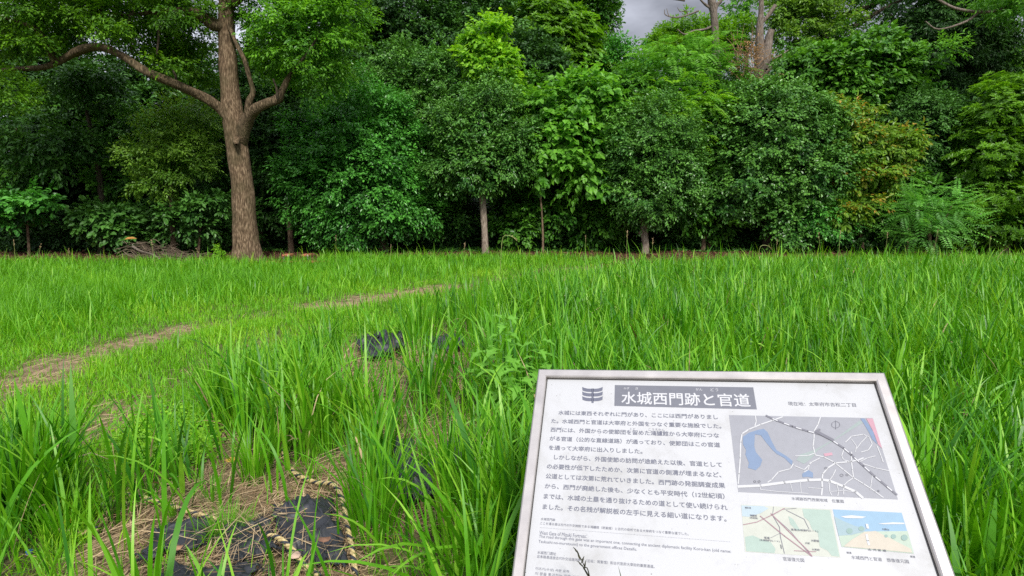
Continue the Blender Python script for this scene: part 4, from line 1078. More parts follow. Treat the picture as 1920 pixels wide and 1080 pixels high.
M_WEED = leaf_mat('weed_leaf', (.10, .28, .02), (.20, .46, .06), .5, .35, .3)
def lobed_weed(px, py, h, label):
    b = G(px, py)
    o = thing('lobed_weed', b, label, 'weed', 'jagged-leaved weeds by the board')
    top = np.array([random.uniform(-.04, .04), random.uniform(-.04, .04), h])
    put_ = tube([np.zeros(3), top * .5 + [.01, 0, 0], top], [.006, .005, .003], 6, 4)
    link('stem', tubes_mesh('stem', [put_]), ML_YELLOWG, o)
    me_v, me_f, b0 = [], [], 0
    prof = [(0, .0), (.12, .03), (.25, .10), (.34, .42), (.42, .13), (.55, .16), (.62, .40), (.72, .10), (.84, .12), (1, 0)]
    for k in range(int(16 * h / .5) + 6):
        s = .15 + .85 * k / (int(16 * h / .5) + 5)
        c = top * s
        a = k * 2.4 + random.uniform(-.3, .3)
        L = (.23 * (1.15 - .6 * s)) * random.uniform(.8, 1.2)
        d = np.array([math.cos(a), math.sin(a), 0])
        sd = np.array([-math.sin(a), math.cos(a), 0])
        el, dr = random.uniform(.5, .9), random.uniform(.6, 1.2)
        mid, lf_, rt = [], [], []
        for (tt, ww) in prof:
            p = c + d * L * tt + UP * L * (el * tt - dr * tt * tt)
            back = -d * .06 * L if ww > .3 else 0
            mid.append(p)
            lf_.append(p + sd * ww * L * .9 + back + UP * ww * L * .12)
            rt.append(p - sd * ww * L * .9 + back + UP * ww * L * .12)
        m_ = len(prof)
        me_v += mid + lf_ + rt
        for q_ in range(m_ - 1):
            me_f += [[b0 + q_, b0 + q_ + 1, b0 + m_ + q_ + 1, b0 + m_ + q_], [b0 + q_ + 1, b0 + q_, b0 + 2 * m_ + q_, b0 + 2 * m_ + q_ + 1]]
        b0 += 3 * m_
    link('leaves', mesh_from('leaves', np.array(me_v), np.array(me_f), tint=np.clip(.5 + .3 * rng.normal(size=b0), 0, 1) * 0 + .55), M_WEED, o)
lobed_weed(940, 800, .84, 'jagged-leaved weed whose tip stands highest, left of the top corner of the board')
lobed_weed(905, 770, .52, 'short jagged-leaved weed farthest left of the board corner')
lobed_weed(1012, 800, .66, 'jagged-leaved weed with leaves touching the top left corner of the board')
lobed_weed(975, 835, .56, 'low jagged-leaved weed against the board edge')

# clover patch
n = 3000
a = rng.uniform(0, 6.28, n)
r = np.sqrt(rng.random(n))
cpx, cpy = 315 + 95 * r * np.cos(a) + rng.normal(size=n) * 12, 838 + 55 * r * np.sin(a) + rng.normal(size=n) * 8
pts = np.array([G(u_, v_) for u_, v_ in zip(cpx, cpy)])
pts[:, 2] = .03 + .09 * rng.random(n)
L = .018 + .016 * rng.random(n)
v, f, t = leaves(pts, rng.normal(size=(n, 3)) * [1, 1, .2], UP + rng.normal(size=(n, 3)) * .4, L, L * .8, np.clip(.5 + .3 * rng.normal(size=n), 0, 1), T_OVAL)
o = link('clover', mesh_from('clover', v, f, tint=t), ML_YELLOWG)
o['kind'] = 'stuff'

# seed stalks above the field
def stalk(px, ptop, D, lean, label=None, bent=False, mat=None):
    b = base_of(px, D)
    top = P(px + lean, ptop, D)
    o = thing('seed_stalk', b, label or 'thin pale seed stalk standing up at the far edge of the field', 'grass stalk', 'seed stalks at the far edge of the field')
    m_ = (b + top) / 2 + [0.015 * (-1 if lean < 0 else 1) * 0, 0, 0]
    pts_ = [b, m_, top]
    rad = [.005, .004, .003]
    if bent:
        pts_ += [top + [.18, 0, .02], top + [.3, 0, -.08]]
        rad = [.006, .006, .006, .006, .003]
    put_tubes(o, 'stem', [tube(pts_, rad, 5, 3)], mat or M_STALK)
    dv = unit(top - m_)
    n_ = 14
    s_ = rng.random(n_)
    v, f, t = leaves((pts_[-2] if bent else top)[None] + (0 if bent else 1) * dv[None] * (s_[:, None] - .7) * .16 + ((pts_[-1] - pts_[-2])[None] * s_[:, None] if bent else 0), dv + rng.normal(size=(n_, 3)) * .35, rng.normal(size=(n_, 3)), np.full(n_, .045), np.full(n_, .014), rng.random(n_), T_DIA)
    put_crown(o, (v, f, t), MG_STRAW if mat is None else mat, 'seed_head')
M_STALK = noise_mat('stalk', (.14, .2, .04), (.34, .36, .12), 10, .6)
for (px, ty, D, ln, bent) in [(26, 455, 14, 0, 0), (62, 462, 14, 14, 0), (125, 470, 14.5, 4, 0), (290, 455, 13.5, -6, 0), (390, 470, 14, -20, 0), (628, 445, 15, 2, 0), (730, 462, 15, 3, 0),
                              (868, 460, 14, 3, 0), (935, 445, 12, 8, 1), (1098, 446, 14, 0, 0), (1175, 438, 12, 1, 0), (1222, 452, 13, 2, 0), (1420, 462, 15, 6, 1),
                              (1455, 452, 15, 2, 0), (1545, 440, 15, -10, 0), (1575, 438, 12, 0, 0), (1660, 440, 15.5, 4, 0), (1750, 434, 16, 8, 0), (1855, 447, 16.5, 2, 0), ]:
    stalk(px, ty, D, ln, bent=bool(bent), label='pale seed stalk with drooping head at the far edge of the field' if bent else None)

# dark seed heads in front of the board
MDK = noise_mat('dark_seed', (.012, .014, .008), (.05, .05, .02), 30, .6)
so_ = thing('seed_head_stalk', G(1125, 1400), 'dark grass seed head hanging in front of the lower left of the board', 'grass stalk')
def q2(px, py, d=1.32):
    return P(px, py, d)
put_tubes(so_, 'stem', [tube([np.array(so_.location), q2(1130, 1250, 1.33), q2(1106, 1085), q2(1096, 1062), q2(1084, 1038), q2(1075, 1026)], [.0025, .002, .0016, .0014, .001, .0006], 6, 5)], MDK)
sp = []
for (px, py, dx, dy, L) in ((1098, 1072, -4, -8, .02), (1092, 1062, -12, -14, .018), (1096, 1068, 2, -18, .025), (1090, 1056, 4, -10, .02), (1086, 1044, -3, -9, .018), (1101, 1078, -6, -14, .022), (1088, 1050, -4, -10, .02), (1082, 1036, -4, -7, .014), (1104, 1084, -4, -12, .02)):
    a0 = q2(px, py)
    d0 = unit(q2(px + dx, py + dy) - a0)
    sp.append(tube([a0, a0 + d0 * L * .5, a0 + d0 * L], [.0008, .0022, .0004], 5, 3))
put_tubes(so_, 'spikelets', sp, MDK)
so2 = thing('grass_shoot', G(1180, 1400), 'single dark grass tip in front of the board, beside the seed head', 'grass blade')
bl = Bag()
pts_ = [np.array(so2.location), q2(1180, 1200), q2(1168, 1098), q2(1163, 1076), q2(1159, 1061)]
for a0, a1, w0, w1 in zip(pts_[:-1], pts_[1:], (.006, .005, .0035, .002), (.005, .0035, .002, .0002)):
    bl.add([a0 - [w0 / 2, 0, 0], a0 + [w0 / 2, .001, 0], a1 + [w1 / 2, .001, 0], a1 - [w1 / 2, 0, 0]], [(0, 1, 2, 3)])
bl.link('blade', noise_mat('dark_blade', (.02, .04, .012), (.05, .08, .02), 20, .5), so2, so2.location)

# ------------------------------------------------------------------ torn black sacks, ropes, litter
M_SACK = noise_mat('black_cloth', (.008, .009, .012), (.024, .027, .034), 6, .5, .12, detail=10, bdist=.006, bscale=260, spec=.45)
def sack(corners, dome, label, seed, nx=96, ny=76, z0=.012, fold=.03):
    c = [G(*q_) for q_ in corners]
    ctr = np.mean(c, 0)
    o = thing('torn_sack', (ctr[0], ctr[1], 0), label, 'torn sack')
    u_, v_ = np.meshgrid(np.linspace(0, 1, nx), np.linspace(0, 1, ny))
    eu = .05 * (vnoise(v_ * 9, u_ * 0, 1, seed) + .6 * vnoise(v_ * 31, u_ * 0, 1, seed + 2))
    ev = .06 * (vnoise(u_ * 9, v_ * 0, 1, seed + 5) + .6 * vnoise(u_ * 29, v_ * 0, 1, seed + 1))
    uu, vv = u_ + eu * (2 * u_ - 1), v_ + ev * (2 * v_ - 1)
    p = ((1 - uu) * (1 - vv))[..., None] * c[0] + (uu * (1 - vv))[..., None] * c[1] + (uu * vv)[..., None] * c[2] + ((1 - uu) * vv)[..., None] * c[3]
    x_, y_ = p[..., 0], p[..., 1]
    d = np.clip(4 * u_ * (1 - u_), 0, 1) ** .6 * np.clip(4 * v_ * (1 - v_), 0, 1) ** .6
    ridge = 1 - np.abs(vnoise(x_ * .8 + y_ * .5, y_ * .35 - x_ * .2, 3.2, seed))
    ridge2 = 1 - np.abs(vnoise(x_ * .3 - y_ * .9, x_ * .5, 4.4, seed + 3))
    wx_, wy_ = x_ + .05 * vnoise(x_, y_, 9, seed), y_ + .05 * vnoise(x_, y_, 8, seed + 4)
    f3 = 1 - np.abs(vnoise(wx_, wy_, 3.6, seed + 8)) * 1.0
    f4 = 1 - np.abs(vnoise(wx_ * .6 + wy_, wy_ * .4 - wx_ * .3, 5.5, seed + 9))
    p[..., 2] = z0 + dome * .7 * d * (.7 + .5 * vnoise(x_, y_, 2.2, seed)) + fold * 1.0 * ridge ** 5 + fold * .7 * ridge2 ** 6 + fold * .8 * f3 ** 9 + fold * .5 * f4 ** 8
    p[..., 2] = np.maximum(p[..., 2], .004) + .028
    p[..., 0] += .012 * vnoise(x_, y_, 17, seed + 6)
    i_ = (np.arange(ny - 1)[:, None] * nx + np.arange(nx - 1)[None]).ravel()
    hole = (vnoise(x_, y_, 6.5, seed + 12) + .35 * vnoise(x_, y_, 24, seed) + .5 * (1 - d)).ravel()      # torn places
    i_ = i_[hole[i_] < .95]
    me = mesh_from('cloth', p.reshape(-1, 3) - np.array(o.location), np.column_stack([i_, i_ + 1, i_ + 1 + nx, i_ + nx]), smooth_=True)
    ob = link('cloth', me, M_SACK, o)
    md_ = ob.modifiers.new('thickness', 'SOLIDIFY')
    md_.thickness = .003
    # frayed fibres along the rim
    fr = []
    rim = np.vstack([p[0], p[-1], p[:, 0], p[:, -1]])
    for k in range(160):
        a0 = rim[random.randrange(len(rim))]
        d0 = (a0 - ctr) * [1, 1, 0]
        d0 = unit(d0) * random.uniform(.01, .05) + np.array([random.gauss(0, .02), random.gauss(0, .02), random.gauss(0, .012)])
        fr.append(tube([a0, a0 + d0 * .6 + [0, 0, .006], a0 + d0], [.0012, .001, .0006], 3, 1))
    put_tubes(o, 'frayed_edge', fr, M_SACK)
    return o
sack([(508, 985), (624, 950), (652, 1078), (548, 1068)], .12, 'large bulging torn black sack ringed by the rope', 2.0)
sack([(395, 1015), (500, 985), (530, 1060), (440, 1075)], .05, 'crumpled torn black sack right of the low grass tuft', 3.1)
sack([(300, 1015), (392, 985), (390, 1035), (255, 1080)], .05, 'flattened torn black sack at the left end of the straw', 4.4)
sack([(330, 1082), (480, 1084), (520, 1130), (290, 1130)], .03, 'torn black sack strip at the very bottom edge', 5.2)
sack([(668, 652), (752, 640), (764, 676), (690, 684)], .13, 'crumpled black sack on the straw in mid-field', 6.3, fold=.06)
sack([(800, 642), (868, 640), (870, 665), (806, 672)], .05, 'small black sack scrap right of the crumpled mid-field sack', 7.3, fold=.04)
sack([(720, 890), (820, 885), (830, 955), (730, 965)], .17, 'dusty grey-black sack standing half hidden in tall grass left of the board', 8.8, fold=.03)
sack([(835, 855), (878, 850), (880, 885), (842, 890)], .06, 'little black sack corner peeping from tall grass by the board', 9.7)
sack([(735, 845), (775, 842), (780, 885), (740, 890)], .10, 'folded black sack rim showing a hole in the tall grass', 10.6)

M_ROPEY = noise_mat('rope_cream', (.34, .25, .10), (.62, .50, .25), 60, .8, .5)
M_ROPEB = noise_mat('rope_black', (.012, .014, .02), (.04, .045, .06), 60, .7, .5)
def rope(pix, label, rad=.012):
    p = catmull([np.array(list(G(a, b)[:2]) + [z + .025]) for a, b, z in pix], 40)
    seglen = np.concatenate([[0], np.cumsum(np.linalg.norm(np.diff(p, axis=0), axis=1))])
    m_ = int(seglen[-1] / .006)
    s_ = np.linspace(0, seglen[-1], m_)
    c_ = np.column_stack([np.interp(s_, seglen, p[:, k]) for k in range(3)])
    t_ = unit(np.gradient(c_, axis=0))
    sd_ = unit(np.cross(t_, UP))
    nu = np.cross(sd_, t_)
    o = thing('rope', p[0], label, 'rope')
    for k in range(3):
        a_ = s_ / .085 * 2 * math.pi + k * 2 * math.pi / 3
        q_ = c_ + (sd_ * np.cos(a_)[:, None] + nu * np.sin(a_)[:, None]) * rad * .56
        put_tubes(o, 'strand', [tube(q_, np.full(m_, rad * .58), 7, 1)], M_ROPEB if k == 2 else M_ROPEY)
    return o
rope([(215, 936, .02), (262, 948, .03), (300, 962, .035), (350, 976, .03), (408, 990, .02)], 'cream and black twisted rope lying straight across the straw at left')
rope([(528, 846, .02), (538, 880, .03), (556, 905, .03), (596, 925, .04), (626, 945, .09), (644, 972, .08), (652, 1010, .05), (662, 1060, .04), (668, 1100, .03)], 'long curving cream and black rope passing round the large torn sack')
rope([(492, 1030, .04), (520, 1045, .08), (548, 1068, .08), (572, 1092, .06), (600, 1110, .05)], 'short piece of cream and black rope over the front of the large torn sack')
rope([(110, 1010, .02), (150, 1020, .03), (185, 1010, .03)], 'faded rope end among the blades at bottom left')
def dry(px, py, s, col, label, z=.05, cat='leaf'):
    b = G(px, py, z)
    o = thing('dead_leaf', b, label, cat)
    r_ = np.random.default_rng(int(px))
    n_ = 9
    a_ = np.linspace(0, 2 * math.pi, n_, endpoint=False)
    rr = s * (.75 + .4 * r_.random(n_))
    ring = np.column_stack([rr * np.cos(a_), rr * .75 * np.sin(a_), s * .25 * r_.random(n_)])
    B_ = Bag()
    B_.add(np.vstack([[[0, 0, s * .35]], ring]), [(0, 1 + k, 1 + (k + 1) % n_) for k in range(n_)])
    ob = B_.link('blade', noise_mat('dry_leaf', tuple(c_ * .6 for c_ in col), col, 20, .8), o)
    ob.modifiers.new('thickness', 'SOLIDIFY').thickness = .002
dry(332, 1028, .028, (.38, .2, .11), 'curled brown leaf on the flattened sack at left', .09)
dry(608, 1012, .03, (.2, .1, .06), 'dark brown curled leaf on top of the large torn sack', .15)
dry(436, 864, .045, (.6, .36, .03), 'yellow scrap on the straw above the upright tuft', .03, 'scrap')
dry(128, 978, .04, (.55, .3, .02), 'orange-yellow scrap among the blades at bottom left', .05, 'scrap')
dry(552, 1042, .035, (.48, .34, .25), 'pale tan leaf on the front slope of the large torn sack', .11)
cp = G(57, 1048)
cpo = thing('bottle_cap', cp, 'small bright blue plastic cap on the soil in the bottom left corner', 'cap')
B_ = Bag()
ring = [(.014 * math.cos(k * math.pi / 8), .014 * math.sin(k * math.pi / 8)) for k in range(16)]
B_.add([(a, b, 0) for a, b in ring] + [(a, b, .012) for a, b in ring] + [(a * .88, b * .88, .014) for a, b in ring], [(k, (k + 1) % 16, 16 + (k + 1) % 16, 16 + k) for k in range(16)] + [(16 + k, 16 + (k + 1) % 16, 32 + (k + 1) % 16, 32 + k) for k in range(16)] + [tuple(range(32, 48))])
ob = B_.link('shell', plain('blue_plastic', (.02, .10, .55), .35), cpo)
ob.location = (0, 0, .03)

# ------------------------------------------------------------------ the information board
YAW, TILT, ROLL = -0.22675697, 0.69055278, 0.05544942
U = np.array([math.cos(YAW) * math.cos(ROLL), math.sin(YAW) * math.cos(ROLL), math.sin(ROLL)])
v0 = np.array([-math.sin(YAW), math.cos(YAW), 0])
V = v0 * math.cos(TILT) + np.cross(U, v0) * math.sin(TILT)
V = unit(V - U * (V @ U))
NB = np.cross(U, V)
BW, BH = 1.1, .80
ctr = BO + U * BW / 2 - V * BH / 2
board = thing('information_board', (ctr[0], ctr[1], 0), 'steel-framed white information board with Japanese text and maps, tilted like a lectern', 'sign board')
RB = np.array(board.location)
AX = np.array([U, V, NB])
def bp(s, t, h=0.0):
    return BO + U * s + V * t + NB * h
def inv(px, py):
    d = ray(px, py)
    c = np.array([0, 0, CAMH])
    q_ = c + d * (((BO - c) @ NB) / (d @ NB)) - BO
    return float(q_ @ U), float(q_ @ V)
Z1 = lambda a, b: inv(960 + a / 2.7, 680 + b / 2.7)
Z2 = lambda a, b: inv(1360 + a / 2.7, 680 + b / 2.7)
def steel():
    m, nt, b, out = nodes_of('stainless_steel')
    N, L = nt.nodes, nt.links
    tc = N.new('ShaderNodeTexCoord')
    n = N.new('ShaderNodeTexNoise')
    n.inputs['Scale'].default_value, n.inputs['Detail'].default_value = 14, 8
    L.new(tc.outputs['Object'], n.inputs['Vector'])
    r = N.new('ShaderNodeValToRGB')
    r.color_ramp.elements[0].position, r.color_ramp.elements[1].position = .3, .7
    r.color_ramp.elements[0].color, r.color_ramp.elements[1].color = (.43, .40, .375, 1), (.51, .48, .455, 1)
    L.new(n.outputs[0], r.inputs[0])
    L.new(r.outputs[0], b.inputs['Base Color'])
    b.inputs['Metallic'].default_value = .85
    mr = N.new('ShaderNodeMapRange')
    mr.inputs[3].default_value, mr.inputs[4].default_value = .28, .5
    L.new(n.outputs[0], mr.inputs[0])
    L.new(mr.outputs[0], b.inputs['Roughness'])
    return m
M_STEELF = steel()
def panel_mat():
    m, nt, b, out = nodes_of('white_print')
    N, L = nt.nodes, nt.links
    tc = N.new('ShaderNodeTexCoord')
    n = N.new('ShaderNodeTexNoise')
    n.inputs['Scale'].default_value, n.inputs['Detail'].default_value, n.inputs['Roughness'].default_value = 3.2, 8, .7
    L.new(tc.outputs['Object'], n.inputs['Vector'])
    r = N.new('ShaderNodeValToRGB')
    r.color_ramp.elements[0].position, r.color_ramp.elements[1].position = .33, .5
    r.color_ramp.elements[0].color, r.color_ramp.elements[1].color = (.33, .33, .325, 1), (.41, .415, .425, 1)
    L.new(n.outputs[0], r.inputs[0])
    n2 = N.new('ShaderNodeTexNoise')
    n2.inputs['Scale'].default_value, n2.inputs['Detail'].default_value = 120, 3
    L.new(tc.outputs['Object'], n2.inputs['Vector'])
    r2 = N.new('ShaderNodeValToRGB')
    r2.color_ramp.elements[0].position, r2.color_ramp.elements[1].position = .235, .27
    r2.color_ramp.elements[0].color, r2.color_ramp.elements[1].color = (.2, .18, .15, 1), (1, 1, 1, 1)
    L.new(n2.outputs[0], r2.inputs[0])
    mx = N.new('ShaderNodeMix')
    mx.data_type, mx.blend_type = 'RGBA', 'MULTIPLY'
    mx.inputs['Factor'].default_value = 1
    L.new(r.outputs[0], mx.inputs['A'])
    L.new(r2.outputs[0], mx.inputs['B'])
    L.new(mx.outputs['Result'], b.inputs['Base Color'])
    b.inputs['Roughness'].default_value = .4
    b.inputs['Specular IOR Level'].default_value = .4
    return m
Bg = Bag()
Bg.box(bp(BW / 2, -BH / 2, -.012), (BW - .05, BH - .05, .016), AX)
Bg.link('panel', panel_mat(), board, RB)
FW = .0335
def frame_rail(a, b, inward):
    """mitred rounded rail from a to b (s,t) with its inner edge on the inward side"""
    d = np.array(b) - np.array(a)
    Ln = np.linalg.norm(d)
    d = d / Ln
    inw = np.array(inward)
    prof = [(0, -.03), (0, .004), (.002, .008), (.006, .0105), (.0275, .0105), (.0315, .008), (.0335, .003), (.0335, -.012), (.0335, -.03)]
    vs = []
    for end in (0, 1):
        for (w, h) in prof:
            p2 = np.array(a) + d * (w if end == 0 else Ln - w) + inw * w
            vs.append(bp(p2[0], p2[1], h))
    k = len(prof)
    fs = [(j, j + 1, k + j + 1, k + j) for j in range(k - 1)] + [(k - 1, 0, k, 2 * k - 1), tuple(range(k)), tuple(range(2 * k - 1, k - 1, -1))]
    Bg = Bag()
    Bg.add(vs, fs)
    Bg.link('frame_rail', M_STEELF, board, RB)
frame_rail((0, 0), (BW, 0), (0, -1))
frame_rail((BW, 0), (BW, -BH), (-1, 0))
frame_rail((BW, -BH), (0, -BH), (0, 1))
frame_rail((0, -BH), (0, 0), (1, 0))
M_SEAL = plain('black_seal', (.03, .028, .026), .6)
Bg = Bag()
for (s0, t0, s1, t1) in ((.0337, -.0337, BW - .0337, -.0357), (.0337, -BH + .0357, BW - .0337, -BH + .0337), (.0337, -.0358, .0357, -BH + .0358), (BW - .0357, -.0358, BW - .0337, -BH + .0358)):
    Bg.box(bp((s0 + s1) / 2, (t0 + t1) / 2, -.0025), (abs(s1 - s0), abs(t1 - t0), .003), AX)
Bg.link('seal', M_SEAL, board, RB)
for s in (.2, .9):
    top = bp(s, -.4, -.03)
    Bg = Bag()
    Bg.box((top[0], top[1], top[2] / 2 - .15), (.06, .06, top[2] + .3))
    Bg.link('post', M_STEELF, board, RB, bevel=.004)
    Bg = Bag()
    Bg.box(bp(s, -.4, -.027), (.12, .5, .012), AX)
    Bg.link('bracket', M_STEELF, board, RB)

LAY = -.004       # printed layers lie just above the panel face
def flat(name, polys, mat, lvl, parent=None):
    Bg = Bag()
    for pl in polys:
        Bg.add([bp(s, t, LAY + lvl * .00035) for s, t in pl], [tuple(range(len(pl)))])
    me = bpy.data.meshes.new(name)
    me.from_pydata([tuple(np.asarray(q_) - RB) for q_ in Bg.v], [], Bg.f)
    me.update()
    # make every face look up out of the board
    if len(me.polygons):
        fl = [p for p in me.polygons if Vector(p.normal).dot(Vector(NB)) < 0]
        for p in fl:
            p.flip()
    return link(name, me, mat, parent or board)
def strip(pts, w):
    pts = [np.array(p) for p in pts]
    out = []
    for a, b in zip(pts[:-1], pts[1:]):
        d = (b - a) / (np.linalg.norm(b - a) + 1e-9)
        n_ = np.array([-d[1], d[0]]) * w / 2
        e = d * w * .3
        out.append([a - e - n_, b + e - n_, b + e + n_, a - e + n_])
    return out
def text(name, rows, mat, lvl, parent=None, weight=.008):
    """rows: (string, s_left, s_right, t_mid, [height]) all in one mesh"""
    vs, fs, b0 = [], [], 0
    for row in rows:
        body, s0, s1, tm = row[:4]
        cu = bpy.data.curves.new('lettering', 'FONT')
        cu.body = body
        cu.resolution_u = 2
        ob = bpy.data.objects.new('lettering', cu)
        COL.objects.link(ob)
        dg = bpy.context.evaluated_depsgraph_get()
        me = bpy.data.meshes.new_from_object(ob.evaluated_get(dg))
        nv = len(me.vertices)
        co = np.empty(nv * 3, np.float32)
        me.vertices.foreach_get('co', co)
        co = co.reshape(-1, 3)
        x0, x1 = co[:, 0].min(), co[:, 0].max()
        y0, y1 = co[:, 1].min(), co[:, 1].max()
        k = (s1 - s0) / (x1 - x0)
        ky = (row[4] / (y1 - y0)) if len(row) > 4 else k
        for c, (dx, dy) in enumerate(((0, 0), (weight, 0), (0, weight), (weight, weight)) if weight else ((0, 0),)):
            for p in me.polygons:
                fs.append(tuple(i_ + b0 for i_ in p.vertices))
            s_ = s0 + (co[:, 0] - x0 + dx - weight / 2) * k
            t_ = tm + (co[:, 1] - (y0 + y1) / 2 + dy - weight / 2) * ky
            vs.append(BO + s_[:, None] * U + t_[:, None] * V + (LAY + lvl * .00035 + c * .00006) * NB - RB)
            b0 += nv
        bpy.data.objects.remove(ob)
        bpy.data.curves.remove(cu)
        bpy.data.meshes.remove(me)
    me = bpy.data.meshes.new(name)
    me.from_pydata(np.vstack(vs).tolist(), [], fs)
    me.update()
    return link(name, me, mat, parent or board)
def ink(name, c):
    return plain('ink_' + name, c, .5)
I_TXT, I_DARK, I_TITLE, I_WHITE = ink('grey_violet', (.10, .106, .145)), ink('caption', (.095, .10, .13)), ink('title', (.125, .13, .155)), ink('white', (.46, .465, .48))
T0, T1 = -.0550, -.1362
tp = flat('title_plate', [[(.2695, T0), (.7105, T0), (.7105, T1), (.2695, T1)]], I_TITLE, 1)
text('title_lettering', [('水城西門跡と官道', .293, .6935, -.1045)], I_WHITE, 2, tp, .022)
text('reading_aid', [('みず', .2995, .318, -.0675), ('き', .338, .347, -.0675), ('かん', .532, .553, -.0665), ('どう', .578, .597 + .005, -.0665)], I_WHITE, 2, tp, .0)
em = []
for (y, dl, lift, hw) in ((137, 16, 9, 52), (160, 16, 9, 52), (184, 16, 9, 52)):
    for sg in (-1, 1):
        o_ = []
        xs = [2, .3 * hw, .55 * hw, .8 * hw, hw]
        lf2 = [0, 0, .12 * lift, .5 * lift, lift]
        up_ = [(407 + sg * x_, y - dl / 2 - l_) for x_, l_ in zip(xs, lf2)]
        dn = [(407 + sg * x_ * (.97 if i_ == 4 else 1), y + dl / 2 - l_ * .8) for i_, (x_, l_) in enumerate(zip(xs, lf2))]
        em.append([Z1(*p) for p in up_ + dn[::-1]])
em.append([Z1(*p) for p in ((402, 128), (413, 128), (413, 201), (402, 201))])
flat('emblem', em, I_TXT, 2)
rows = ['水城には東西それぞれに門があり、ここには西門がありまし', 'た。水城西門と官道は大宰府と外国をつなぐ重要な施設でした。', '西門には、外国からの使節団を留めた鴻臚館から大宰府につな', 'がる官道（公的な直線道路）が通っており、使節団はこの官道',
        'を通って大宰府に出入りしました。', 'しかしながら、外国使節の訪問が途絶えた以後、官道として', 'の必要性が低下したためか、次第に官道の側溝が埋まるなど、', '公道としては次第に荒れていきました。西門跡の発掘調査成果',
        'から、西門が廃絶した後も、少なくとも平安時代（12世紀頃）', 'までは、水城の土塁を通り抜けるための道として使い続けられ', 'ました。その名残が解説板の左手に見える細い道になります。']
se = [(.0856, .5914), (.0642, .5986), (.0650, .5888), (.0650, .5887), (.0654, .3583), (.0850, .5876), (.0652, .5830), (.0648, .5900), (.0652, .5853), (.0652, .5898), (.0652, .5837)]
text('body_lettering', [(r_, a, b, -.1672 - k * .0319, .0163) for k, (r_, (a, b)) in enumerate(zip(rows, se))], I_TXT, 1, None, .028)
text('reading_aid', [('とど', .3255 - .005, .3375, -.2185), ('こうろかん', .378, .428, -.2185)], I_TXT, 1, None, 0)
text('small_lettering', [('水城西門跡', .0635, .1063, -.5232, .0078), ('ここを通る道は古代の外交施設である鴻臚館（筑紫館）と古代の役所である大宰府をつなぐ重要な道でした。', .0633, .4800, -.5356, .0080),
                         ('West Gate of Mizuki Fortress：', .0635, .2016, -.5628, .0105), ('The road through this gate was an important one, connecting the ancient diplomatic facility Koro-kan (old name:', .0633, .5866, -.5742, .0105),
                         ('Tsukushi-no-murotsumi) to the government offices Dazaifu.', .0632, .3400, -.5884, .0105), ('水城西门遗址', .0636, .1170, -.6176, .0085), ('这条路是连接古代外交设施鸿胪馆（旧名：筑紫馆）和古代官府大宰府的重要通道。', .0638, .3865, -.6285, .0085),
                         ('미즈키(수성) 서문 유적', .0636, .1569, -.6612, .0085), ('이 문을 통과하는 길은 고대의 외교시설인', .0636, .25, -.6735, .0085)], I_TXT, 1, None, .006)
flat('dotted_rule', [[(s, -.5478), (s + .0022, -.5478), (s + .0022, -.5486), (s, -.5486)] for s in np.arange(.064, .585, .0042)], I_TXT, 1)
text('address_lettering', [('現在地：太宰府市吉松二丁目', .8045, .9954, -.1125)], I_DARK, 1, None, .006)
# location map
C_MAP, C_WAT, C_ROAD, C_RAIL, C_PINK, C_GRN = ink('map', (.235, .24, .265)), ink('water', (.135, .19, .29)), ink('road', (.43, .435, .445)), ink('rail', (.13, .13, .155)), ink('pink', (.38, .21, .255)), ink('green', (.225, .27, .26))
mp = flat('location_map', [[Z2(*p) for p in ((19, 262), (748, 277), (876, 690), (66, 652))]], C_MAP, 1)
flat('earthwork', [[Z2(*p) for p in ((640, 320), (680, 290), (700, 300), (470, 440), (440, 480), (400, 510), (360, 490), (380, 462), (450, 440), (560, 380))]], C_GRN, 2, mp)
for nm_, pl_ in zip(('pond', 'pond', 'pond', 'river'), [[Z2(*p) for p in ((90, 372), (120, 352), (165, 338), (150, 360), (147, 420), (155, 450), (188, 490), (178, 520), (155, 542), (115, 530), (120, 505), (102, 462), (106, 440), (90, 410))],
               [Z2(*p) for p in ((165, 338), (195, 332), (215, 350), (238, 400), (260, 440), (310, 470), (342, 495), (338, 516), (320, 500), (300, 480), (262, 460), (240, 440), (210, 405), (180, 365), (150, 360))],
               [Z2(*p) for p in ((390, 560), (420, 540), (445, 555), (445, 580), (415, 575), (392, 578))],
               [Z2(*p) for p in ((685, 280), (705, 280), (730, 315), (752, 350), (770, 410), (745, 385), (728, 350), (705, 310))]]):
    flat(nm_, [pl_], C_WAT, 3, mp)
for pl_ in [[Z2(*p) for p in ((715, 280), (748, 280), (795, 432), (775, 412), (752, 350))], [Z2(*p) for p in ((498, 458), (540, 452), (545, 465), (505, 472))]]:
    flat('pink_zone', [pl_], C_PINK, 3.4, mp)
rd = []
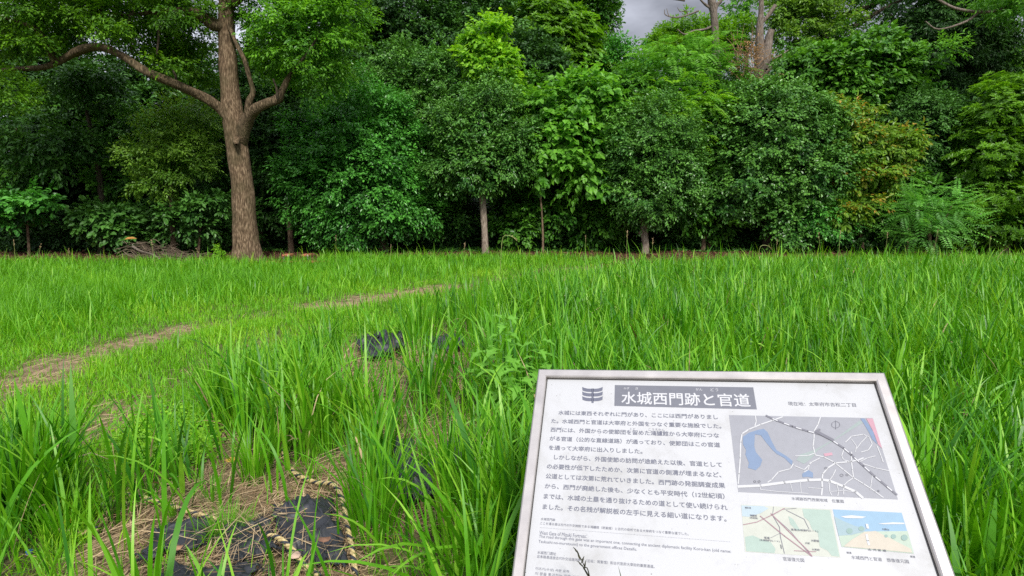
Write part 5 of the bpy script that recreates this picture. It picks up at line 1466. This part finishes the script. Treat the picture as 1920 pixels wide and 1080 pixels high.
for pts, w in ((([(66, 625), (180, 620), (300, 604), (420, 592), (490, 590), (530, 596), (600, 624), (660, 650), (695, 680)]), .0075), ([(290, 272), (240, 290), (180, 310), (120, 335), (85, 358), (78, 400), (76, 480), (70, 560), (66, 610)], .0038),
               ([(152, 266), (157, 295), (150, 318)], .0032), ([(482, 274), (470, 310), (450, 345), (450, 380), (445, 420), (455, 460)], .0032), ([(490, 590), (495, 560), (520, 530), (560, 505), (620, 500), (670, 492), (700, 480)], .0036), ([(490, 592), (492, 630), (488, 668)], .004),
               ([(345, 510), (330, 535), (270, 550), (235, 590), (215, 604)], .0026), ([(455, 465), (500, 475), (550, 500), (600, 540), (650, 580), (700, 610), (760, 650), (800, 680)], .003), ([(640, 450), (640, 500), (645, 540), (650, 580)], .0028),
               ([(355, 470), (420, 468), (455, 455)], .0022), ([(352, 520), (400, 540), (440, 500), (480, 480)], .0022), ([(430, 500), (420, 540), (400, 552)], .0018), ([(600, 440), (590, 470), (600, 490), (640, 500)], .0022), ([(770, 420), (790, 470), (800, 500)], .0025),
               ([(610, 400), (640, 370), (700, 360), (730, 375), (745, 410), (725, 440), (690, 450)], .0022), ([(660, 440), (690, 400), (720, 370)], .0018), ([(640, 385), (665, 420), (660, 450)], .0018), ([(700, 510), (760, 530), (830, 545)], .0024), ([(560, 540), (545, 570), (525, 600), (530, 650), (540, 670)], .002),
               ([(565, 612), (575, 650), (570, 672)], .002), ([(600, 625), (600, 665)], .002), ([(180, 622), (178, 640), (260, 650), (420, 660)], .0016), ([(330, 608), (340, 645)], .0014), ([(380, 600), (385, 655)], .0014), ([(420, 630), (490, 636)], .0014), ([(650, 580), (620, 600), (600, 620)], .002),
               ([(745, 570), (740, 610), (735, 640)], .0018), ([(680, 500), (720, 480), (760, 470)], .0018), ([(535, 650), (600, 645), (650, 652)], .0014)):
    rd += strip([Z2(*p) for p in pts], w)
flat('roads', rd, C_ROAD, 4, mp)
rail = [(208, 266), (260, 290), (340, 320), (420, 345), (480, 360), (540, 390), (600, 430), (640, 465), (700, 520), (760, 575), (820, 625), (868, 665)]
flat('railway', strip([Z2(*p) for p in rail], .0058), C_RAIL, 5, mp)
rs = []
pr = np.array([Z2(*p) for p in rail])
cum = np.concatenate([[0], np.cumsum(np.linalg.norm(np.diff(pr, axis=0), axis=1))])
for s in np.arange(.02, cum[-1] - .02, .034):
    a, b = [(np.interp(v_, cum, pr[:, 0]), np.interp(v_, cum, pr[:, 1])) for v_ in (s, s + .013)]
    rs += strip([a, b], .0036)
flat('railway_dashes', rs, I_WHITE, 6, mp)
flat('map_marks', strip([Z2(460, 345), Z2(545, 390)], .009) + [q_ for c_ in ((560, 312, 21), (590, 568, 8), (618, 566, 6), (150, 600, 6), (172, 600, 6), (510, 532, 6), (776, 648, 5), (475, 338, 6)) for q_ in strip([Z2(c_[0] + c_[2] * math.cos(a_), c_[1] + c_[2] * .8 * math.sin(a_)) for a_ in np.linspace(0, 6.283, 13)], .0010)] + strip([Z2(560, 290), Z2(560, 335)], .001), C_RAIL, 7, mp)
text('caption', [('水城跡西門西側地域　位置図', .7628, .8942, -.4172)], I_DARK, 1, None, .006)
# restored road map
C_LAND, C_GREEN2, C_SEA, C_RED = ink('land', (.38, .395, .345)), ink('forest', (.27, .35, .305)), ink('sea', (.31, .385, .425)), ink('road_red', (.25, .14, .17))
L2 = flat('route_map', [[Z2(*p) for p in ((80, 715), (540, 740), (585, 985), (100, 955))]], C_LAND, 1)
for pl_ in [[Z2(*p) for p in ((390, 737), (530, 744), (580, 980), (540, 975), (520, 950), (480, 930), (470, 860), (440, 840), (425, 800), (400, 780))], [Z2(*p) for p in ((100, 880), (140, 872), (180, 890), (230, 905), (255, 940), (250, 962), (106, 952))],
                [Z2(*p) for p in ((320, 775), (345, 790), (370, 830), (385, 850), (360, 845), (330, 815))]]:
    flat('forest', [pl_], C_GREEN2, 2, L2)
flat('sea', [[Z2(*p) for p in ((82, 720), (195, 724), (220, 735), (180, 760), (120, 778), (86, 775))]], C_SEA, 2, L2)
flat('rivers', strip([Z2(*p) for p in ((240, 770), (275, 830), (280, 880), (300, 963))], .0018) + strip([Z2(*p) for p in ((310, 745), (360, 770), (400, 790), (425, 840))], .0018) + strip([Z2(*p) for p in ((245, 727), (240, 770), (330, 850), (430, 970))], .0012) + strip([Z2(*p) for p in ((230, 885), (280, 860))], .001) + strip([Z2(*p) for p in ((240, 770), (290, 740), (360, 735))], .0014), C_RAIL, 3, L2)
flat('old_roads', strip([Z2(*p) for p in ((178, 775), (300, 875), (435, 975))], .0026) + strip([Z2(*p) for p in ((232, 762), (320, 850), (420, 950), (440, 978))], .0026) + strip([Z2(*p) for p in ((92, 818), (160, 805), (235, 770), (300, 735))], .002) + strip([Z2(*p) for p in ((350, 950), (460, 955))], .0016), C_RED, 4, L2)
mz = lambda body, x0, x1, y, h: (body, Z2(x0, y)[0], Z2(x1, y)[0], (Z2(x0, y)[1] + Z2(x1, y)[1]) / 2, h)
text('map_lettering', [mz('博多湾', 100, 130, 733, .0055), mz('鴻臚館', 125, 160, 772, .0055), mz('(筑紫館)', 125, 165, 785, .0055), mz('官道', 198, 225, 885, .006), mz('(水城西門ルート)', 175, 275, 900, .006), mz('官道(水城東門ルート)', 335, 470, 848, .0062), mz('大野城', 435, 475, 900, .006), mz('水城', 405, 428, 912, .005), mz('大宰府', 440, 478, 945, .0055), mz('基肄城', 280, 286, 930, .012)], I_DARK, 5, L2, .006)
text('caption', [('官道復元図', .7142, .7650, -.581)], I_DARK, 1, None, .006)
# restored view
C_SKY2, C_SAND, C_HILL, C_FIELD, C_TREE2 = ink('sky', (.19, .305, .41)), ink('sand', (.40, .365, .30)), ink('hill', (.22, .305, .33)), ink('field', (.31, .38, .31)), ink('tree', (.18, .275, .25))
L3 = flat('restored_view', [[Z2(*p) for p in ((545, 740), (895, 757), (957, 965), (590, 930))]], C_SKY2, 1)
flat('field', [[Z2(*p) for p in ((575, 872), (700, 852), (925, 850), (957, 965), (590, 930))]], C_FIELD, 2, L3)
flat('hills', [[Z2(*p) for p in ((552, 775), (600, 800), (660, 825), (715, 835), (700, 855), (640, 870), (575, 874))]], C_HILL, 3, L3)
flat('ancient_road', [[Z2(*p) for p in ((705, 855), (762, 850), (940, 940), (948, 960), (600, 928), (640, 895))]], C_SAND, 4, L3)
flat('clouds', [[Z2(*p) for p in ((585, 776), (640, 770), (715, 778), (690, 786), (610, 784))], [Z2(*p) for p in ((775, 812), (850, 806), (908, 808), (908, 815), (800, 816))]], I_WHITE, 3, L3)
flat('trees', [[Z2(x_ + r_ * math.cos(a_), y_ + r_ * .9 * math.sin(a_)) for a_ in np.linspace(0, 6.283, 10, endpoint=False)] for x_, y_, r_ in ((815, 876, 9), (853, 878, 13), (908, 884, 17), (690, 838, 14), (630, 850, 16))], C_TREE2, 5, L3)
flat('gate', strip([Z2(718, 818), Z2(722, 835)], .006) + strip([Z2(716, 870), Z2(722, 900), Z2(728, 920)], .005), ink('gate', (.45, .47, .5)), 6, L3)
text('map_lettering', [mz('古 代 官 道', 725, 815, 947, .0055), mz('大野山', 795, 830, 842, .005)], I_DARK, 6, L3, .006)
text('caption', [('水城西門と官道　想像復元図', .8794, 1.0099, -.5637), ('側溝', Z2(615, 960)[0], Z2(640, 960)[0], Z2(628, 960)[1]), ('側溝', Z2(938, 980)[0], Z2(963, 980)[0], Z2(950, 980)[1])], I_DARK, 1, None, .006)
